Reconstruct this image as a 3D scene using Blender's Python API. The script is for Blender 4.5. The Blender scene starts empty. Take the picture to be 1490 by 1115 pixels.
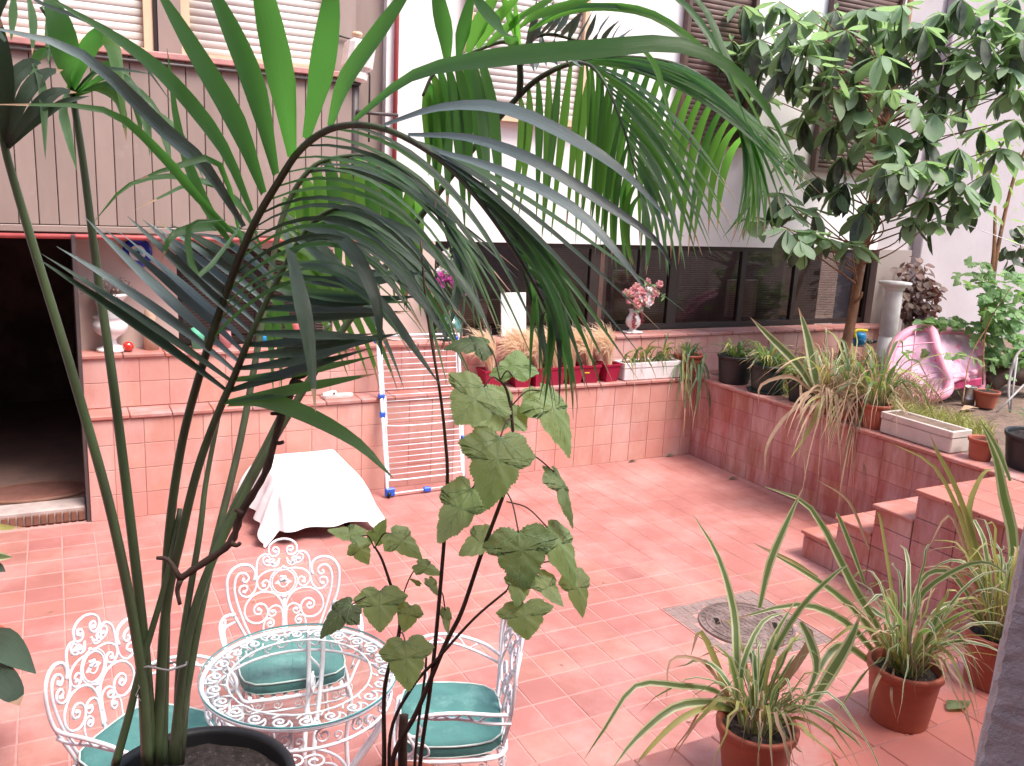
import bpy, math, random
from mathutils import Vector, Matrix
from math import sin, cos, pi, radians
R = random.Random(7)
SC = bpy.context.scene
COL = SC.collection

# ------------------------------------------------------------------ camera
F_PX, CX, CY, H = 1279.04, 745.0, 557.5, 2.42
_p, _r, _y = radians(12.2497), radians(2.8298), radians(27.7329)
FW = Vector((sin(_y)*cos(_p), cos(_y)*cos(_p), -sin(_p)))
_rt = Vector((cos(_y), -sin(_y), 0)); _up = _rt.cross(FW)
RT = cos(_r)*_rt + sin(_r)*_up
UP = -sin(_r)*_rt + cos(_r)*_up
CAM = Vector((0, 0, H))
cd = bpy.data.cameras.new('camera'); cam = bpy.data.objects.new('camera', cd); COL.objects.link(cam)
cam.matrix_world = Matrix((( RT.x, UP.x, -FW.x, 0), (RT.y, UP.y, -FW.y, 0), (RT.z, UP.z, -FW.z, H), (0, 0, 0, 1)))
cd.sensor_width = 36; cd.lens = 36*F_PX/1490; cd.clip_start = .05; cd.clip_end = 500
SC.camera = cam

# ------------------------------------------------------------------ light
SUN_EL, SUN_AZ = radians(62), radians(150)     # azimuth clockwise from +y
w = bpy.data.worlds.new('World'); SC.world = w; w.use_nodes = True
nt = w.node_tree; nt.nodes.clear()
sky = nt.nodes.new('ShaderNodeTexSky'); sky.sky_type = 'NISHITA'; sky.sun_disc = False
sky.sun_elevation = SUN_EL; sky.sun_rotation = SUN_AZ; sky.dust_density = 3.0; sky.air_density = 1.0
bg = nt.nodes.new('ShaderNodeBackground'); bg.inputs['Strength'].default_value = .15
wo = nt.nodes.new('ShaderNodeOutputWorld')
nt.links.new(sky.outputs[0], bg.inputs[0]); nt.links.new(bg.outputs[0], wo.inputs[0])
sd = bpy.data.lights.new('sun', 'SUN'); sd.energy = 2.0; sd.angle = radians(22); sd.color = (1, .95, .88)
so = bpy.data.objects.new('sun', sd); COL.objects.link(so)
sdir = Vector((sin(SUN_AZ)*cos(SUN_EL), cos(SUN_AZ)*cos(SUN_EL), sin(SUN_EL)))
so.rotation_euler = sdir.to_track_quat('Z', 'Y').to_euler()
SC.view_settings.view_transform = 'Standard'; SC.view_settings.look = 'None'
SC.view_settings.exposure = 1.42; SC.view_settings.gamma = 1; SC.view_settings.use_curve_mapping = False
SC.cycles.max_bounces = 8; SC.cycles.transparent_max_bounces = 16

# ------------------------------------------------------------------ helpers
def at(x, y, d):
    "point seen at photo pixel x, y at distance d along the view axis"
    return CAM + (FW + RT*((x-CX)/F_PX) - UP*((y-CY)/F_PX))*d
def on_z(x, y, z):
    d = FW + RT*((x-CX)/F_PX) - UP*((y-CY)/F_PX); return CAM + d*((z-H)/d.z)
def on_y(x, y, Y):
    d = FW + RT*((x-CX)/F_PX) - UP*((y-CY)/F_PX); return CAM + d*(Y/d.y)
def V(*a): return Vector(a)

def nodes(name):
    m = bpy.data.materials.new(name); m.use_nodes = True
    n = m.node_tree; n.nodes.clear()
    o = n.nodes.new('ShaderNodeOutputMaterial'); b = n.nodes.new('ShaderNodeBsdfPrincipled')
    n.links.new(b.outputs[0], o.inputs[0]); return m, n, b, o
def mat(name, c, rough=.7, c2=None, scale=8, stretch=(1, 1, 1), bump=.0, bscale=60, rnd=.0, spec=.4, metal=0,
        wear=None, wscale=3, wlo=.55, whi=.75, wstretch=(1, 1, 1), trans=None, coat=0, hue=0, space='pos'):
    m, n, b, o = nodes(name); N = n.nodes.new; L = n.links.new
    if space == 'uv':
        src = N('ShaderNodeTexCoord').outputs['UV']
    elif space == 'pos':
        src = N('ShaderNodeNewGeometry').outputs['Position']
    else:
        src = N('ShaderNodeTexCoord').outputs['Object']
    def noise(sc, st, det=5, rg=.6):
        mp = N('ShaderNodeMapping'); mp.inputs['Scale'].default_value = st; L(src, mp.inputs[0])
        t = N('ShaderNodeTexNoise'); t.inputs['Scale'].default_value = sc; t.inputs['Detail'].default_value = det
        t.inputs['Roughness'].default_value = rg; L(mp.outputs[0], t.inputs[0]); return t.outputs[0]
    def mix(a, bb, fac, mode='MIX'):
        x = N('ShaderNodeMix'); x.data_type = 'RGBA'; x.blend_type = mode
        for s, v in ((6, a), (7, bb), (0, fac)):
            if hasattr(v, 'is_linked'): L(v, x.inputs[s])
            else: x.inputs[s].default_value = (*v, 1) if isinstance(v, tuple) else v
        return x.outputs[2]
    def rng(v, a, bb, lo, hi):
        r = N('ShaderNodeMapRange'); L(v, r.inputs[0])
        for i, q in enumerate((a, bb, lo, hi)): r.inputs[i+1].default_value = q
        return r.outputs[0]
    col = c
    c2 = c2 or tuple(v*.72 for v in c)
    col = mix(c, c2, rng(noise(scale, stretch), .35, .65, 0, 1))
    if wear: col = mix(col, wear, rng(noise(wscale, wstretch, 8, .7), wlo, whi, 0, 1))
    if rnd or hue:
        oi = N('ShaderNodeObjectInfo'); hs = N('ShaderNodeHueSaturation'); L(col, hs.inputs['Color'])
        L(rng(oi.outputs['Random'], 0, 1, 1-rnd, 1+rnd), hs.inputs['Value'])
        if hue:
            ml = N('ShaderNodeMath'); ml.operation = 'FRACT'; mm = N('ShaderNodeMath'); mm.operation = 'MULTIPLY'
            mm.inputs[1].default_value = 7.31; L(oi.outputs['Random'], mm.inputs[0]); L(mm.outputs[0], ml.inputs[0])
            L(rng(ml.outputs[0], 0, 1, .5-hue, .5+hue), hs.inputs['Hue'])
        col = hs.outputs[0]
    if hasattr(col, 'is_linked'): L(col, b.inputs['Base Color'])
    else: b.inputs['Base Color'].default_value = (*col, 1)
    b.inputs['Roughness'].default_value = rough; b.inputs['Specular IOR Level'].default_value = spec
    b.inputs['Metallic'].default_value = metal; b.inputs['Coat Weight'].default_value = coat
    if bump:
        bp = N('ShaderNodeBump'); bp.inputs['Strength'].default_value = bump; bp.inputs['Distance'].default_value = .01
        L(noise(bscale, stretch), bp.inputs['Height']); L(bp.outputs[0], b.inputs['Normal'])
    if trans:                                   # light shining through a thin leaf
        t = N('ShaderNodeBsdfTranslucent')
        tc, fac = trans; t.inputs[0].default_value = (*tc, 1)
        mx = N('ShaderNodeMixShader'); mx.inputs[0].default_value = fac
        L(b.outputs[0], mx.inputs[1]); L(t.outputs[0], mx.inputs[2]); L(mx.outputs[0], o.inputs[0])
    return m
def glass(name, tint, refl=1.0, rough=.0, dark=None):
    m, n, b, o = nodes(name); N = n.nodes.new; L = n.links.new
    n.nodes.remove(b)
    tr = N('ShaderNodeBsdfTransparent'); tr.inputs[0].default_value = (*tint, 1)
    gl = N('ShaderNodeBsdfGlossy'); gl.inputs['Roughness'].default_value = rough; gl.inputs[0].default_value = (refl, refl, refl, 1)
    lw = N('ShaderNodeLayerWeight'); lw.inputs[0].default_value = .5
    p5 = N('ShaderNodeMath'); p5.operation = 'POWER'; p5.inputs[1].default_value = 4; L(lw.outputs['Facing'], p5.inputs[0])
    fr = N('ShaderNodeMath'); fr.operation = 'MULTIPLY_ADD'; fr.inputs[1].default_value = .9; fr.inputs[2].default_value = .05; L(p5.outputs[0], fr.inputs[0])
    mx = N('ShaderNodeMixShader'); L(fr.outputs[0], mx.inputs[0]); L(tr.outputs[0], mx.inputs[1]); L(gl.outputs[0], mx.inputs[2])
    L(mx.outputs[0], o.inputs[0]); return m

class MB:
    def __init__(s): s.v = []; s.f = []; s.m = []; s.smooth = True; s.cur = 0; s.uv = {}
    def add(s, vs, fs):
        o = len(s.v); s.v += [tuple(v) for v in vs]; s.f += [tuple(i+o for i in f) for f in fs]; s.m += [s.cur]*len(fs); return s
    def box(s, a, b, c=0, mtx=None):
        x0, y0, z0 = a; x1, y1, z1 = b
        if not c:
            vs = [V(x, y, z) for z in (z0, z1) for y in (y0, y1) for x in (x0, x1)]
            fs = [(0, 2, 3, 1), (4, 5, 7, 6), (0, 1, 5, 4), (2, 6, 7, 3), (0, 4, 6, 2), (1, 3, 7, 5)]
        else:                                   # all edges chamfered: 24 vertices
            vs = []; ix = {}
            for i, x in enumerate((x0, x1)):
                for j, y in enumerate((y0, y1)):
                    for k, z in enumerate((z0, z1)):
                        sx, sy, sz = (1, -1)[i], (1, -1)[j], (1, -1)[k]
                        for ax in range(3):
                            ix[i, j, k, ax] = len(vs)
                            vs.append(V(x+(0 if ax == 0 else sx*c), y+(0 if ax == 1 else sy*c), z+(0 if ax == 2 else sz*c)))
            fs = []
            for ax in range(3):
                for e in (0, 1):
                    q = []
                    for (p1, p2) in ((0, 0), (1, 0), (1, 1), (0, 1)):
                        key = [p1, p2]; key.insert(ax, e); q.append(ix[(*key, ax)])
                    fs.append(tuple(q))
            for ax in range(3):
                a1, a2 = [q for q in range(3) if q != ax]
                for e1 in (0, 1):
                    for e2 in (0, 1):
                        k0 = [0]*3; k0[a1] = e1; k0[a2] = e2; k1 = list(k0); k1[ax] = 1
                        fs.append((ix[(*k0, a1)], ix[(*k1, a1)], ix[(*k1, a2)], ix[(*k0, a2)]))
            for i in (0, 1):
                for j in (0, 1):
                    for k in (0, 1): fs.append((ix[i, j, k, 0], ix[i, j, k, 1], ix[i, j, k, 2]))
        if mtx: vs = [mtx @ v for v in vs]
        return s.add(vs, fs)
    def tube(s, pts, r, n=8, closed=False, cap=True):
        pts = [Vector(p) for p in pts]; m = len(pts)
        rr = r if isinstance(r, (list, tuple)) else [r]*m
        T = []
        for i in range(m):
            a = pts[(i-1) % m] if (closed or i) else pts[0]; b = pts[(i+1) % m] if (closed or i < m-1) else pts[-1]
            t = b-a; T.append(t.normalized() if t.length > 1e-9 else V(0, 0, 1))
        u = T[0].orthogonal().normalized(); vs = []
        for i in range(m):
            u = (u - T[i]*u.dot(T[i]))
            u = u.normalized() if u.length > 1e-6 else T[i].orthogonal().normalized()
            w_ = T[i].cross(u)
            for k in range(n):
                a = 2*pi*k/n; vs.append(pts[i] + (u*cos(a)+w_*sin(a))*rr[i])
        fs = []
        for i in range(m if closed else m-1):
            j = (i+1) % m
            for k in range(n): fs.append((i*n+k, i*n+(k+1) % n, j*n+(k+1) % n, j*n+k))
        if cap and not closed: fs += [tuple(range(n))[::-1], tuple((m-1)*n+k for k in range(n))]
        return s.add(vs, fs)
    def lathe(s, prof, n=32, mtx=None, closed=False, wob=None):
        vs = []; fs = []; m = len(prof)
        for i, (r, z) in enumerate(prof):
            for k in range(n):
                a = 2*pi*k/n; q = wob(a, i) if wob else 1
                vs.append(V(r*q*cos(a), r*q*sin(a), z))
        for i in range(m if closed else m-1):
            j = (i+1) % m
            for k in range(n): fs.append((i*n+k, i*n+(k+1) % n, j*n+(k+1) % n, j*n+k))
        if mtx: vs = [mtx @ v for v in vs]
        return s.add(vs, fs)
    def disc(s, c, r, n=32, z=0):
        vs = [V(c[0]+r*cos(2*pi*k/n), c[1]+r*sin(2*pi*k/n), z) for k in range(n)]
        return s.add(vs, [tuple(range(n))])
    def strip(s, pts, wid, nrm, fold=.25, twist=0):
        "blade: centre line, half widths, normal (one or per point); V fold along the midrib"
        m = len(pts); vs = []; fs = []
        for i in range(m):
            t = (pts[min(i+1, m-1)]-pts[max(i-1, 0)])
            t = t.normalized() if t.length else V(0, 0, 1)
            nn = nrm[i] if isinstance(nrm, list) else nrm
            if twist: nn = Matrix.Rotation(twist*i/(m-1), 3, t) @ nn
            sd_ = t.cross(nn); sd_ = sd_.normalized() if sd_.length > 1e-5 else t.orthogonal().normalized()
            n2 = sd_.cross(t)
            vs += [pts[i]-sd_*wid[i], pts[i]-n2*wid[i]*fold, pts[i]+sd_*wid[i]]
        for i in range(m-1):
            a = i*3; fs += [(a, a+1, a+4, a+3), (a+1, a+2, a+5, a+4)]
        o = len(s.v); off = R.random()*50
        for i in range(m):
            for k in range(3): s.uv[o+i*3+k] = (off+(k-1), off+i/(m-1))
        return s.add(vs, fs)
    def mesh(s, name, mats, smooth=None):
        me = bpy.data.meshes.new(name); me.from_pydata(s.v, [], s.f)
        for q in (mats if isinstance(mats, (list, tuple)) else [mats]): me.materials.append(q)
        me.polygons.foreach_set('material_index', s.m)
        sm = s.smooth if smooth is None else smooth
        if sm: me.polygons.foreach_set('use_smooth', [True]*len(me.polygons))
        if s.uv:
            u = me.uv_layers.new(name='UVMap'); dat = [0.0]*(2*len(me.loops))
            for l in me.loops:
                q = s.uv.get(l.vertex_index)
                if q: dat[2*l.index], dat[2*l.index+1] = q
            u.data.foreach_set('uv', dat)
        me.update(); return me
    def build(s, name, mats, parent=None, smooth=None, **kw):
        o = bpy.data.objects.new(name, s.mesh(name, mats, smooth)); COL.objects.link(o)
        if parent: o.parent = parent; o.matrix_parent_inverse = pinv(parent)
        tag(o, **kw); return o
def world(o):
    m = Matrix.LocRotScale(o.location, o.rotation_euler, o.scale)
    return (world(o.parent) @ o.matrix_parent_inverse @ m) if o.parent else m
def pinv(p): return world(p).inverted()
def tag(o, label=None, cat=None, group=None, kind=None):
    if label: o['label'] = label
    if cat: o['category'] = cat
    if group: o['group'] = group
    if kind: o['kind'] = kind
    return o
def empty(name, loc, label, cat, group=None, rz=0):
    o = bpy.data.objects.new(name, None); o.empty_display_size = .1; COL.objects.link(o)
    o.location = loc; o.rotation_euler = (0, 0, rz); return tag(o, label, cat, group)
def inst(name, me, parent, loc=(0, 0, 0), rot=(0, 0, 0), scale=(1, 1, 1), mtx=None):
    "object sharing mesh data, placed in world space"
    o = bpy.data.objects.new(name, me); COL.objects.link(o)
    if parent: o.parent = parent; o.matrix_parent_inverse = pinv(parent)
    if mtx is not None: o.matrix_basis = mtx
    else: o.location = loc; o.rotation_euler = rot; o.scale = scale
    return o
def copy_tree(o, parent=None):
    c = o.copy(); COL.objects.link(c); c.parent = parent
    for ch in [q for q in list(COL.objects) if q.parent == o]: copy_tree(ch, c)
    return c
def catmull(P, per=6):
    P = [Vector(p) for p in P]
    if len(P) < 3: return [P[0].lerp(P[-1], i/per) for i in range(per+1)]
    Q = [P[0]*2-P[1]]+P+[P[-1]*2-P[-2]]; out = []
    for i in range(1, len(Q)-2):
        a, b, c, d = Q[i-1:i+3]
        for k in range(per):
            t = k/per
            out.append(.5*((2*b)+(c-a)*t+(2*a-5*b+4*c-d)*t*t+(-a+3*b-3*c+d)*t**3))
    out.append(P[-1]); return out
def path_at(P, t):
    L = [0]
    for a, b in zip(P, P[1:]): L.append(L[-1]+(b-a).length)
    q = t*L[-1]
    for i in range(len(P)-1):
        if L[i+1] >= q: return P[i].lerp(P[i+1], (q-L[i])/max(L[i+1]-L[i], 1e-9))
    return P[-1].copy()
def interp(L, t):
    "piecewise linear over a list of tuples"
    q = t*(len(L)-1); i = min(int(q), len(L)-2); f = q-i
    return tuple(a+(b-a)*f for a, b in zip(L[i], L[i+1]))

# ------------------------------------------------------------------ materials
M = {}
M['grout'] = mat('grout', (.49, .25, .225), .9, (.43, .20, .18), 20, bump=.1)
M['tile'] = mat('terracotta_floor_tile', (.375, .157, .138), .5, (.315, .125, .107), 2.2, rnd=.06, hue=.006, bump=.10, bscale=40,
                wear=(.54, .30, .275), wscale=1.6, wlo=.45, whi=.85, spec=.35)
M['tile_pink'] = mat('pale_pink_wall_tile', (.56, .30, .26), .6, (.52, .24, .20), 3, rnd=.035, hue=.006, bump=.06,
                     wear=(.60, .40, .37), wscale=2.5, wlo=.48, whi=.75, wstretch=(1, 1, .35), spec=.3)
M['tile_red'] = mat('weathered_red_wall_tile', (.37, .125, .095), .65, (.33, .135, .115), 4, rnd=.08, hue=.01, bump=.12,
                    wear=(.50, .31, .30), wscale=3.4, wlo=.38, whi=.6, wstretch=(1.6, 1.6, .35), spec=.3)
M['tile_cap'] = mat('red_coping_tile', (.42, .15, .12), .6, (.36, .16, .14), 5, rnd=.08, bump=.1, wear=(.45, .27, .26), wlo=.45, whi=.7)
M['tile_step'] = mat('red_step_tile', (.42, .16, .125), .5, (.37, .14, .115), 6, rnd=.10, bump=.08, wear=(.5, .3, .28), wlo=.5, whi=.8)
M['wgrout'] = mat('wall_grout', (.47, .22, .19), .9, (.40, .18, .16), 8)
M['white_wall'] = mat('white_facade', (.83, .80, .79), .85, (.80, .77, .76), 2, bump=.05, bscale=90)
M['grey_wall'] = mat('grey_rendered_wall', (.46, .41, .42), .9, (.41, .36, .37), 1.6, bump=.1, bscale=80, wear=(.36, .31, .31), wlo=.58, whi=.8)
M['beige_wall'] = mat('beige_wall', (.60, .47, .42), .85, (.56, .43, .38), 2, bump=.05)
M['taupe_wall'] = mat('taupe_pilaster', (.34, .28, .26), .9, (.30, .245, .225), 2, bump=.05)
M['taupe'] = mat('taupe_panel', (.32, .245, .215), .7, (.27, .205, .18), 4, stretch=(1, 1, .2), rnd=.06, bump=.05,
                 wear=(.38, .30, .28), wlo=.6, whi=.8)
M['cream'] = mat('cream_frame', (.70, .50, .33), .6, (.64, .45, .30), 5)
M['shutter'] = mat('shutter_slat', (.62, .58, .55), .6, (.57, .53, .50), 3, rnd=.03)
M['brown_shutter'] = mat('brown_shutter_slat', (.16, .10, .085), .6, rnd=.06)
M['dark_frame'] = mat('dark_bronze_frame', (.035, .026, .024), .4, (.028, .02, .018), 6)
M['brown_frame'] = mat('brown_frame', (.12, .07, .055), .45)
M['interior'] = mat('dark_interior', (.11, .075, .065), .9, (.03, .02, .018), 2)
M['interior2'] = mat('dim_room_wall', (.24, .16, .14), .9, (.10, .07, .06), 2)
M['blind'] = mat('blind_slat', (.16, .13, .12), .6)
M['pane'] = glass('window_glass', (.72, .68, .66), .75, .06)
M['tglass'] = glass('table_glass', (.88, .95, .94), 1)
M['tedge'] = mat('glass_edge', (.10, .33, .34), .15, (.06, .25, .27), 8, spec=.8)
M['iron'] = mat('white_wrought_iron', (.82, .80, .84), .35, (.74, .71, .76), 20, bump=.1, bscale=150, spec=.5)
M['cushion'] = mat('teal_cushion', (.075, .215, .20), .8, (.06, .17, .165), 9, bump=.5, bscale=12, wear=(.15, .31, .29), wscale=6, wlo=.52, whi=.7)
M['piping'] = mat('pale_piping', (.62, .70, .66), .6)
M['cloth'] = mat('white_cloth', (.80, .79, .81), .9, (.75, .74, .76), 4, bump=.35, bscale=12)
M['rackwhite'] = mat('white_coated_wire', (.84, .84, .88), .4)
M['blue'] = mat('blue_plastic', (.03, .12, .62), .4)
M['terra_pot'] = mat('terracotta_pot', (.36, .095, .055), .55, (.31, .08, .05), 5, stretch=(1, 1, 4), bump=.05, rnd=.06, wear=(.42, .2, .16), wlo=.62, whi=.8)
M['red_pot'] = mat('crimson_square_pot', (.32, .012, .045), .45, (.27, .01, .038), 6, rnd=.08)
M['black_pot'] = mat('black_plastic_pot', (.012, .012, .014), .45, (.02, .02, .022), 6)
M['green_pot'] = mat('dark_green_pot', (.015, .03, .028), .4)
M['soil'] = mat('soil', (.055, .04, .035), .95, (.02, .014, .012), 60, bump=.9, bscale=120, wear=(.16, .12, .10), wscale=70, wlo=.58, whi=.68)
M['earth'] = mat('garden_earth', (.20, .13, .10), .95, (.12, .08, .06), 12, bump=.7, bscale=60, wear=(.26, .2, .15), wscale=20)
M['trough'] = mat('pale_stone_trough', (.58, .50, .46), .85, (.50, .42, .38), 6, bump=.2, wear=(.36, .30, .26), wscale=8, wlo=.58, whi=.7)
M['trough_white'] = mat('white_trough', (.72, .68, .69), .6, (.66, .61, .62), 6)
M['marble'] = mat('white_stone', (.84, .82, .82), .6, (.70, .66, .65), 8, bump=.1)
FIB = dict(space='uv', stretch=(5, .35, 1), bump=.35, bscale=5)
M['palm'] = mat('palm_leaflet', (.06, .12, .055), .38, (.04, .085, .04), 3, rnd=.25, hue=.012, spec=.7, trans=((.13, .42, .06), .42), **FIB)
M['palm_sheen'] = mat('sky_sheen_palm_leaflet', (.21, .28, .285), .42, (.15, .21, .215), 3, rnd=.2, spec=1.0, trans=((.05, .14, .05), .10), **FIB)  # sky sheen put into a pale blue-grey base colour
M['palm_backlit'] = mat('backlit_palm_leaflet', (.06, .14, .035), .38, (.045, .11, .03), 3, rnd=.25, hue=.012, spec=.6, trans=((.22, .56, .07), .52), **FIB)  # brighter leaflet copy, backlight put into its colour and translucency
M['palm_dark'] = mat('dark_palm_leaflet', (.045, .072, .045), .42, (.03, .052, .034), 3, rnd=.25, spec=.55, trans=((.05, .15, .05), .15), **FIB)  # darker leaflet copy; stands in for shade, also colours the left pot's leaves
M['rachis'] = mat('palm_stalk', (.075, .12, .05), .4, (.05, .05, .03), 12, stretch=(1, 1, .15), rnd=.15, bump=.1)
M['bark'] = mat('brown_bark', (.33, .16, .085), .85, (.20, .10, .055), 18, stretch=(1, 1, .3), bump=.7, bscale=50, wear=(.36, .27, .22), wscale=9)
M['twig'] = mat('dark_stem', (.085, .045, .033), .7, (.05, .03, .022), 20, bump=.2)
M['tleaf'] = mat('tree_leaf', (.29, .38, .26), .5, (.22, .32, .19), 10, rnd=.28, hue=.02, spec=.35, trans=((.36, .56, .22), .45), bump=.15, bscale=70)
M['tleaf_dark'] = mat('dark_tree_leaf', (.14, .175, .12), .5, (.04, .05, .035), 10, rnd=.3, hue=.02, trans=((.10, .18, .05), .2))  # darker leaf tone for steeply drooping tree leaves, ivy and fallen leaves
M['tleaf_new'] = mat('new_tree_leaf', (.24, .38, .07), .45, rnd=.2, trans=((.4, .7, .1), .4))
M['mleaf'] = mat('lobed_leaf', (.27, .36, .18), .5, (.20, .29, .13), 26, rnd=.25, hue=.02, spec=.4, trans=((.42, .62, .14), .46), bump=.35, bscale=60,
                 wear=(.20, .10, .04), wscale=9, wlo=.68, whi=.74)
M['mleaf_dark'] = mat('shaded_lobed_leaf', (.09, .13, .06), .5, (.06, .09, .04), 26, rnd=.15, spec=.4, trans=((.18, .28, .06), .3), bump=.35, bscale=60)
M['mleaf_sick'] = mat('browning_lobed_leaf', (.20, .27, .14), .55, (.09, .14, .05), 20, trans=((.35, .5, .1), .35), bump=.35, bscale=60,
                      wear=(.34, .12, .045), wscale=9, wlo=.60, whi=.66)
M['vein'] = mat('leaf_vein', (.21, .31, .15), .5, trans=((.4, .6, .15), .25))
M['vine'] = mat('vine_leaf', (.17, .30, .12), .5, (.13, .24, .10), 14, rnd=.3, hue=.02, trans=((.35, .62, .15), .35))
M['purple_leaf'] = mat('maroon_leaf', (.14, .08, .06), .55, (.10, .06, .05), 12, rnd=.4, hue=.02, trans=((.2, .07, .05), .2))
M['blade_g'] = mat('green_blade', (.11, .165, .085), .45, (.08, .13, .06), 20, rnd=.3, hue=.02, trans=((.25, .42, .08), .35))
M['blade_v'] = mat('cream_blade_edge', (.55, .55, .36), .5, (.40, .43, .22), 20, rnd=.2, trans=((.5, .55, .25), .3))
M['blade_y'] = mat('yellowing_blade', (.30, .30, .10), .5, (.24, .25, .09), 20, rnd=.25, trans=((.5, .5, .12), .3))
M['straw'] = mat('straw_blade', (.42, .30, .20), .7, (.34, .22, .15), 20, rnd=.25, trans=((.5, .32, .16), .25))
M['stipa'] = mat('feather_grass', (.86, .69, .50), .7, (.74, .56, .40), 30, trans=((.9, .72, .5), .4))
M['pink'] = mat('pink_vinyl', (.75, .34, .44), .5, (.68, .27, .38), 4, spec=.35)
M['pinknet'] = mat('pink_mesh_fabric', (.66, .42, .52), .6, (.58, .32, .46), 9, wear=(.72, .15, .28), wscale=5, wlo=.62, whi=.66)
M['magenta'] = mat('magenta_panel', (.55, .05, .16), .5)
M['steel'] = mat('steel_tin', (.55, .54, .52), .35, metal=.8)
M['grey_concrete'] = mat('rough_grey_render', (.52, .465, .475), .95, (.40, .36, .37), 30, bump=.6, bscale=140, wear=(.60, .55, .56), wscale=14)
M['metal_cover'] = mat('cast_iron_cover', (.15, .10, .09), .55, (.11, .08, .075), 18, bump=.3, wear=(.26, .19, .18), wscale=7, wlo=.45, whi=.65)
M['cover_tile'] = mat('grey_brown_setts', (.28, .20, .185), .65, (.22, .16, .15), 18, rnd=.12, bump=.3)
M['redpaint'] = mat('red_painted_pipe', (.48, .10, .10), .5)
M['darkpipe'] = mat('dark_pipe', (.08, .06, .06), .5)
M['pinkpaint'] = mat('pink_painted_rail', (.58, .28, .26), .6)
M['evil_blue'] = mat('cobalt_glass', (.01, .03, .42), .1, spec=.8); M['white'] = mat('white_paint', (.8, .8, .8), .4)
M['cyan'] = mat('pale_cyan', (.25, .62, .78), .3); M['black'] = mat('black', (.01, .01, .01), .3)
M['redball'] = mat('red_glass_ball', (.62, .03, .015), .08, (.5, .02, .01), 20, spec=.9, coat=.6)
M['demi'] = mat('green_demijohn_glass', (.05, .14, .11), .08, (.03, .10, .08), 5, spec=.9, coat=.5)
M['petal_pink'] = mat('pink_petal', (.78, .36, .38), .6, rnd=.1, trans=((.9, .5, .5), .3)); M['petal_white'] = mat('white_petal', (.85, .80, .82), .6, trans=((.9, .85, .85), .3))
M['petal_mag'] = mat('magenta_petal', (.62, .12, .45), .6, trans=((.8, .2, .6), .3))
M['porcelain'] = mat('porcelain', (.82, .76, .72), .25, spec=.6); M['porc_red'] = mat('red_relief_flowers', (.45, .06, .09), .4)
M['slipper'] = mat('beige_slipper', (.68, .58, .54), .8)
M['wood'] = mat('brown_wood', (.20, .09, .06), .6); M['mat_brown'] = mat('brown_doormat', (.16, .065, .05), .95, bump=.6)
M['threshold'] = mat('stone_threshold', (.46, .36, .34), .8, bump=.2); M['dry'] = mat('dry_flower', (.42, .28, .25), .9)
M['biscuit'] = mat('biscuit_ornament', (.62, .45, .33), .7); M['yellow'] = mat('yellow_label', (.8, .6, .03), .5)
M['toyblue'] = mat('sky_blue_plastic', (.02, .28, .62), .4)
M['green_shirt'] = mat('mint_plastic', (.12, .48, .30), .5)
M['wire'] = mat('grey_wire', (.35, .32, .31), .5)

# ================================================================== THE SETTING
XW, YW, YS, YG = 5.42, 6.525, 6.73, 6.95        # right wall face, ledge face, shelf face, facade
TZ, TY, FX = .772, 1.885, 4.59                  # terrace top, its far edge, flank of the steps
T = .2

floor = MB().add([V(-3, TY-.3, -.0025), V(XW+.1, TY-.3, -.0025), V(XW+.1, YW+.1, -.0025), V(-3, YW+.1, -.0025)], [(0, 1, 2, 3)]).build(
    'floor', M['grout'], kind='structure', smooth=False)
base = MB().add([V(-40, -40, -.35), V(60, -40, -.35), V(60, 60, -.35), V(-40, 60, -.35)], [(0, 1, 2, 3)]).build('ground', M['earth'], kind='structure', smooth=False)
def tile_mesh(name, w_, h_, t, m, c=.004):
    return MB().box((0, 0, -t), (w_, h_, 0), c).mesh(name, m, smooth=False)
MH = (3.142, 3.19, 3.862, 3.91)
floor_tm = tile_mesh('tile', T-.005, T-.005, .012, M['tile'])
cells = []
nx0 = -13; rows = 24
for i in range(nx0, 28):
    for j in range(rows):
        x = -.06+i*T+.0025; y = YW-.013-(j+1)*T
        if x+T > XW+.12 or x < -2.5: continue
        if x+T > MH[0]+.01 and x < MH[2]-.01 and y+T > MH[1]+.01 and y < MH[3]-.01: continue
        if x > FX-.05 and y < 4.1: continue
        d = Vector((x+T/2, y+T/2, 0))-CAM; dep = d.dot(FW)
        px = CX+F_PX*d.dot(RT)/dep; py = CY-F_PX*d.dot(UP)/dep
        vis = -40 < px < 1530 and py < 1140 and not (y < TY+.1)
        cells.append((dep if vis else 99, x, y))
cells.sort()
rest = MB()
for k, (dep, x, y) in enumerate(cells):
    z = R.uniform(-.0006, .0006)
    rot = (R.uniform(-.002, .002), R.uniform(-.002, .002), 0)
    w_ = min(T-.003, XW-x)
    if k < 300: inst('tile', floor_tm, floor, (x, y, z), rot)
    else: rest.box((x, y, -.012+z), (x+w_, y+T-.003, z), .0015)
rest.build('tile', M['tile'], floor, kind='stuff', smooth=False)
for k in range(4):
    for q in ((MH[2]+.003, 3.1145+k*T, 3.9385, 3.1145+k*T+T-.003), (3.1425+k*T, 3.1145, min(3.1425+k*T+T-.003, MH[2]-.001), MH[1]-.003)):
        if q[2]-q[0] > .01 and q[3]-q[1] > .01: MB().box((q[0], q[1], -.012), (q[2], q[3], 0), .0015).build('cut_tile', M['tile'], floor, smooth=False)

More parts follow.
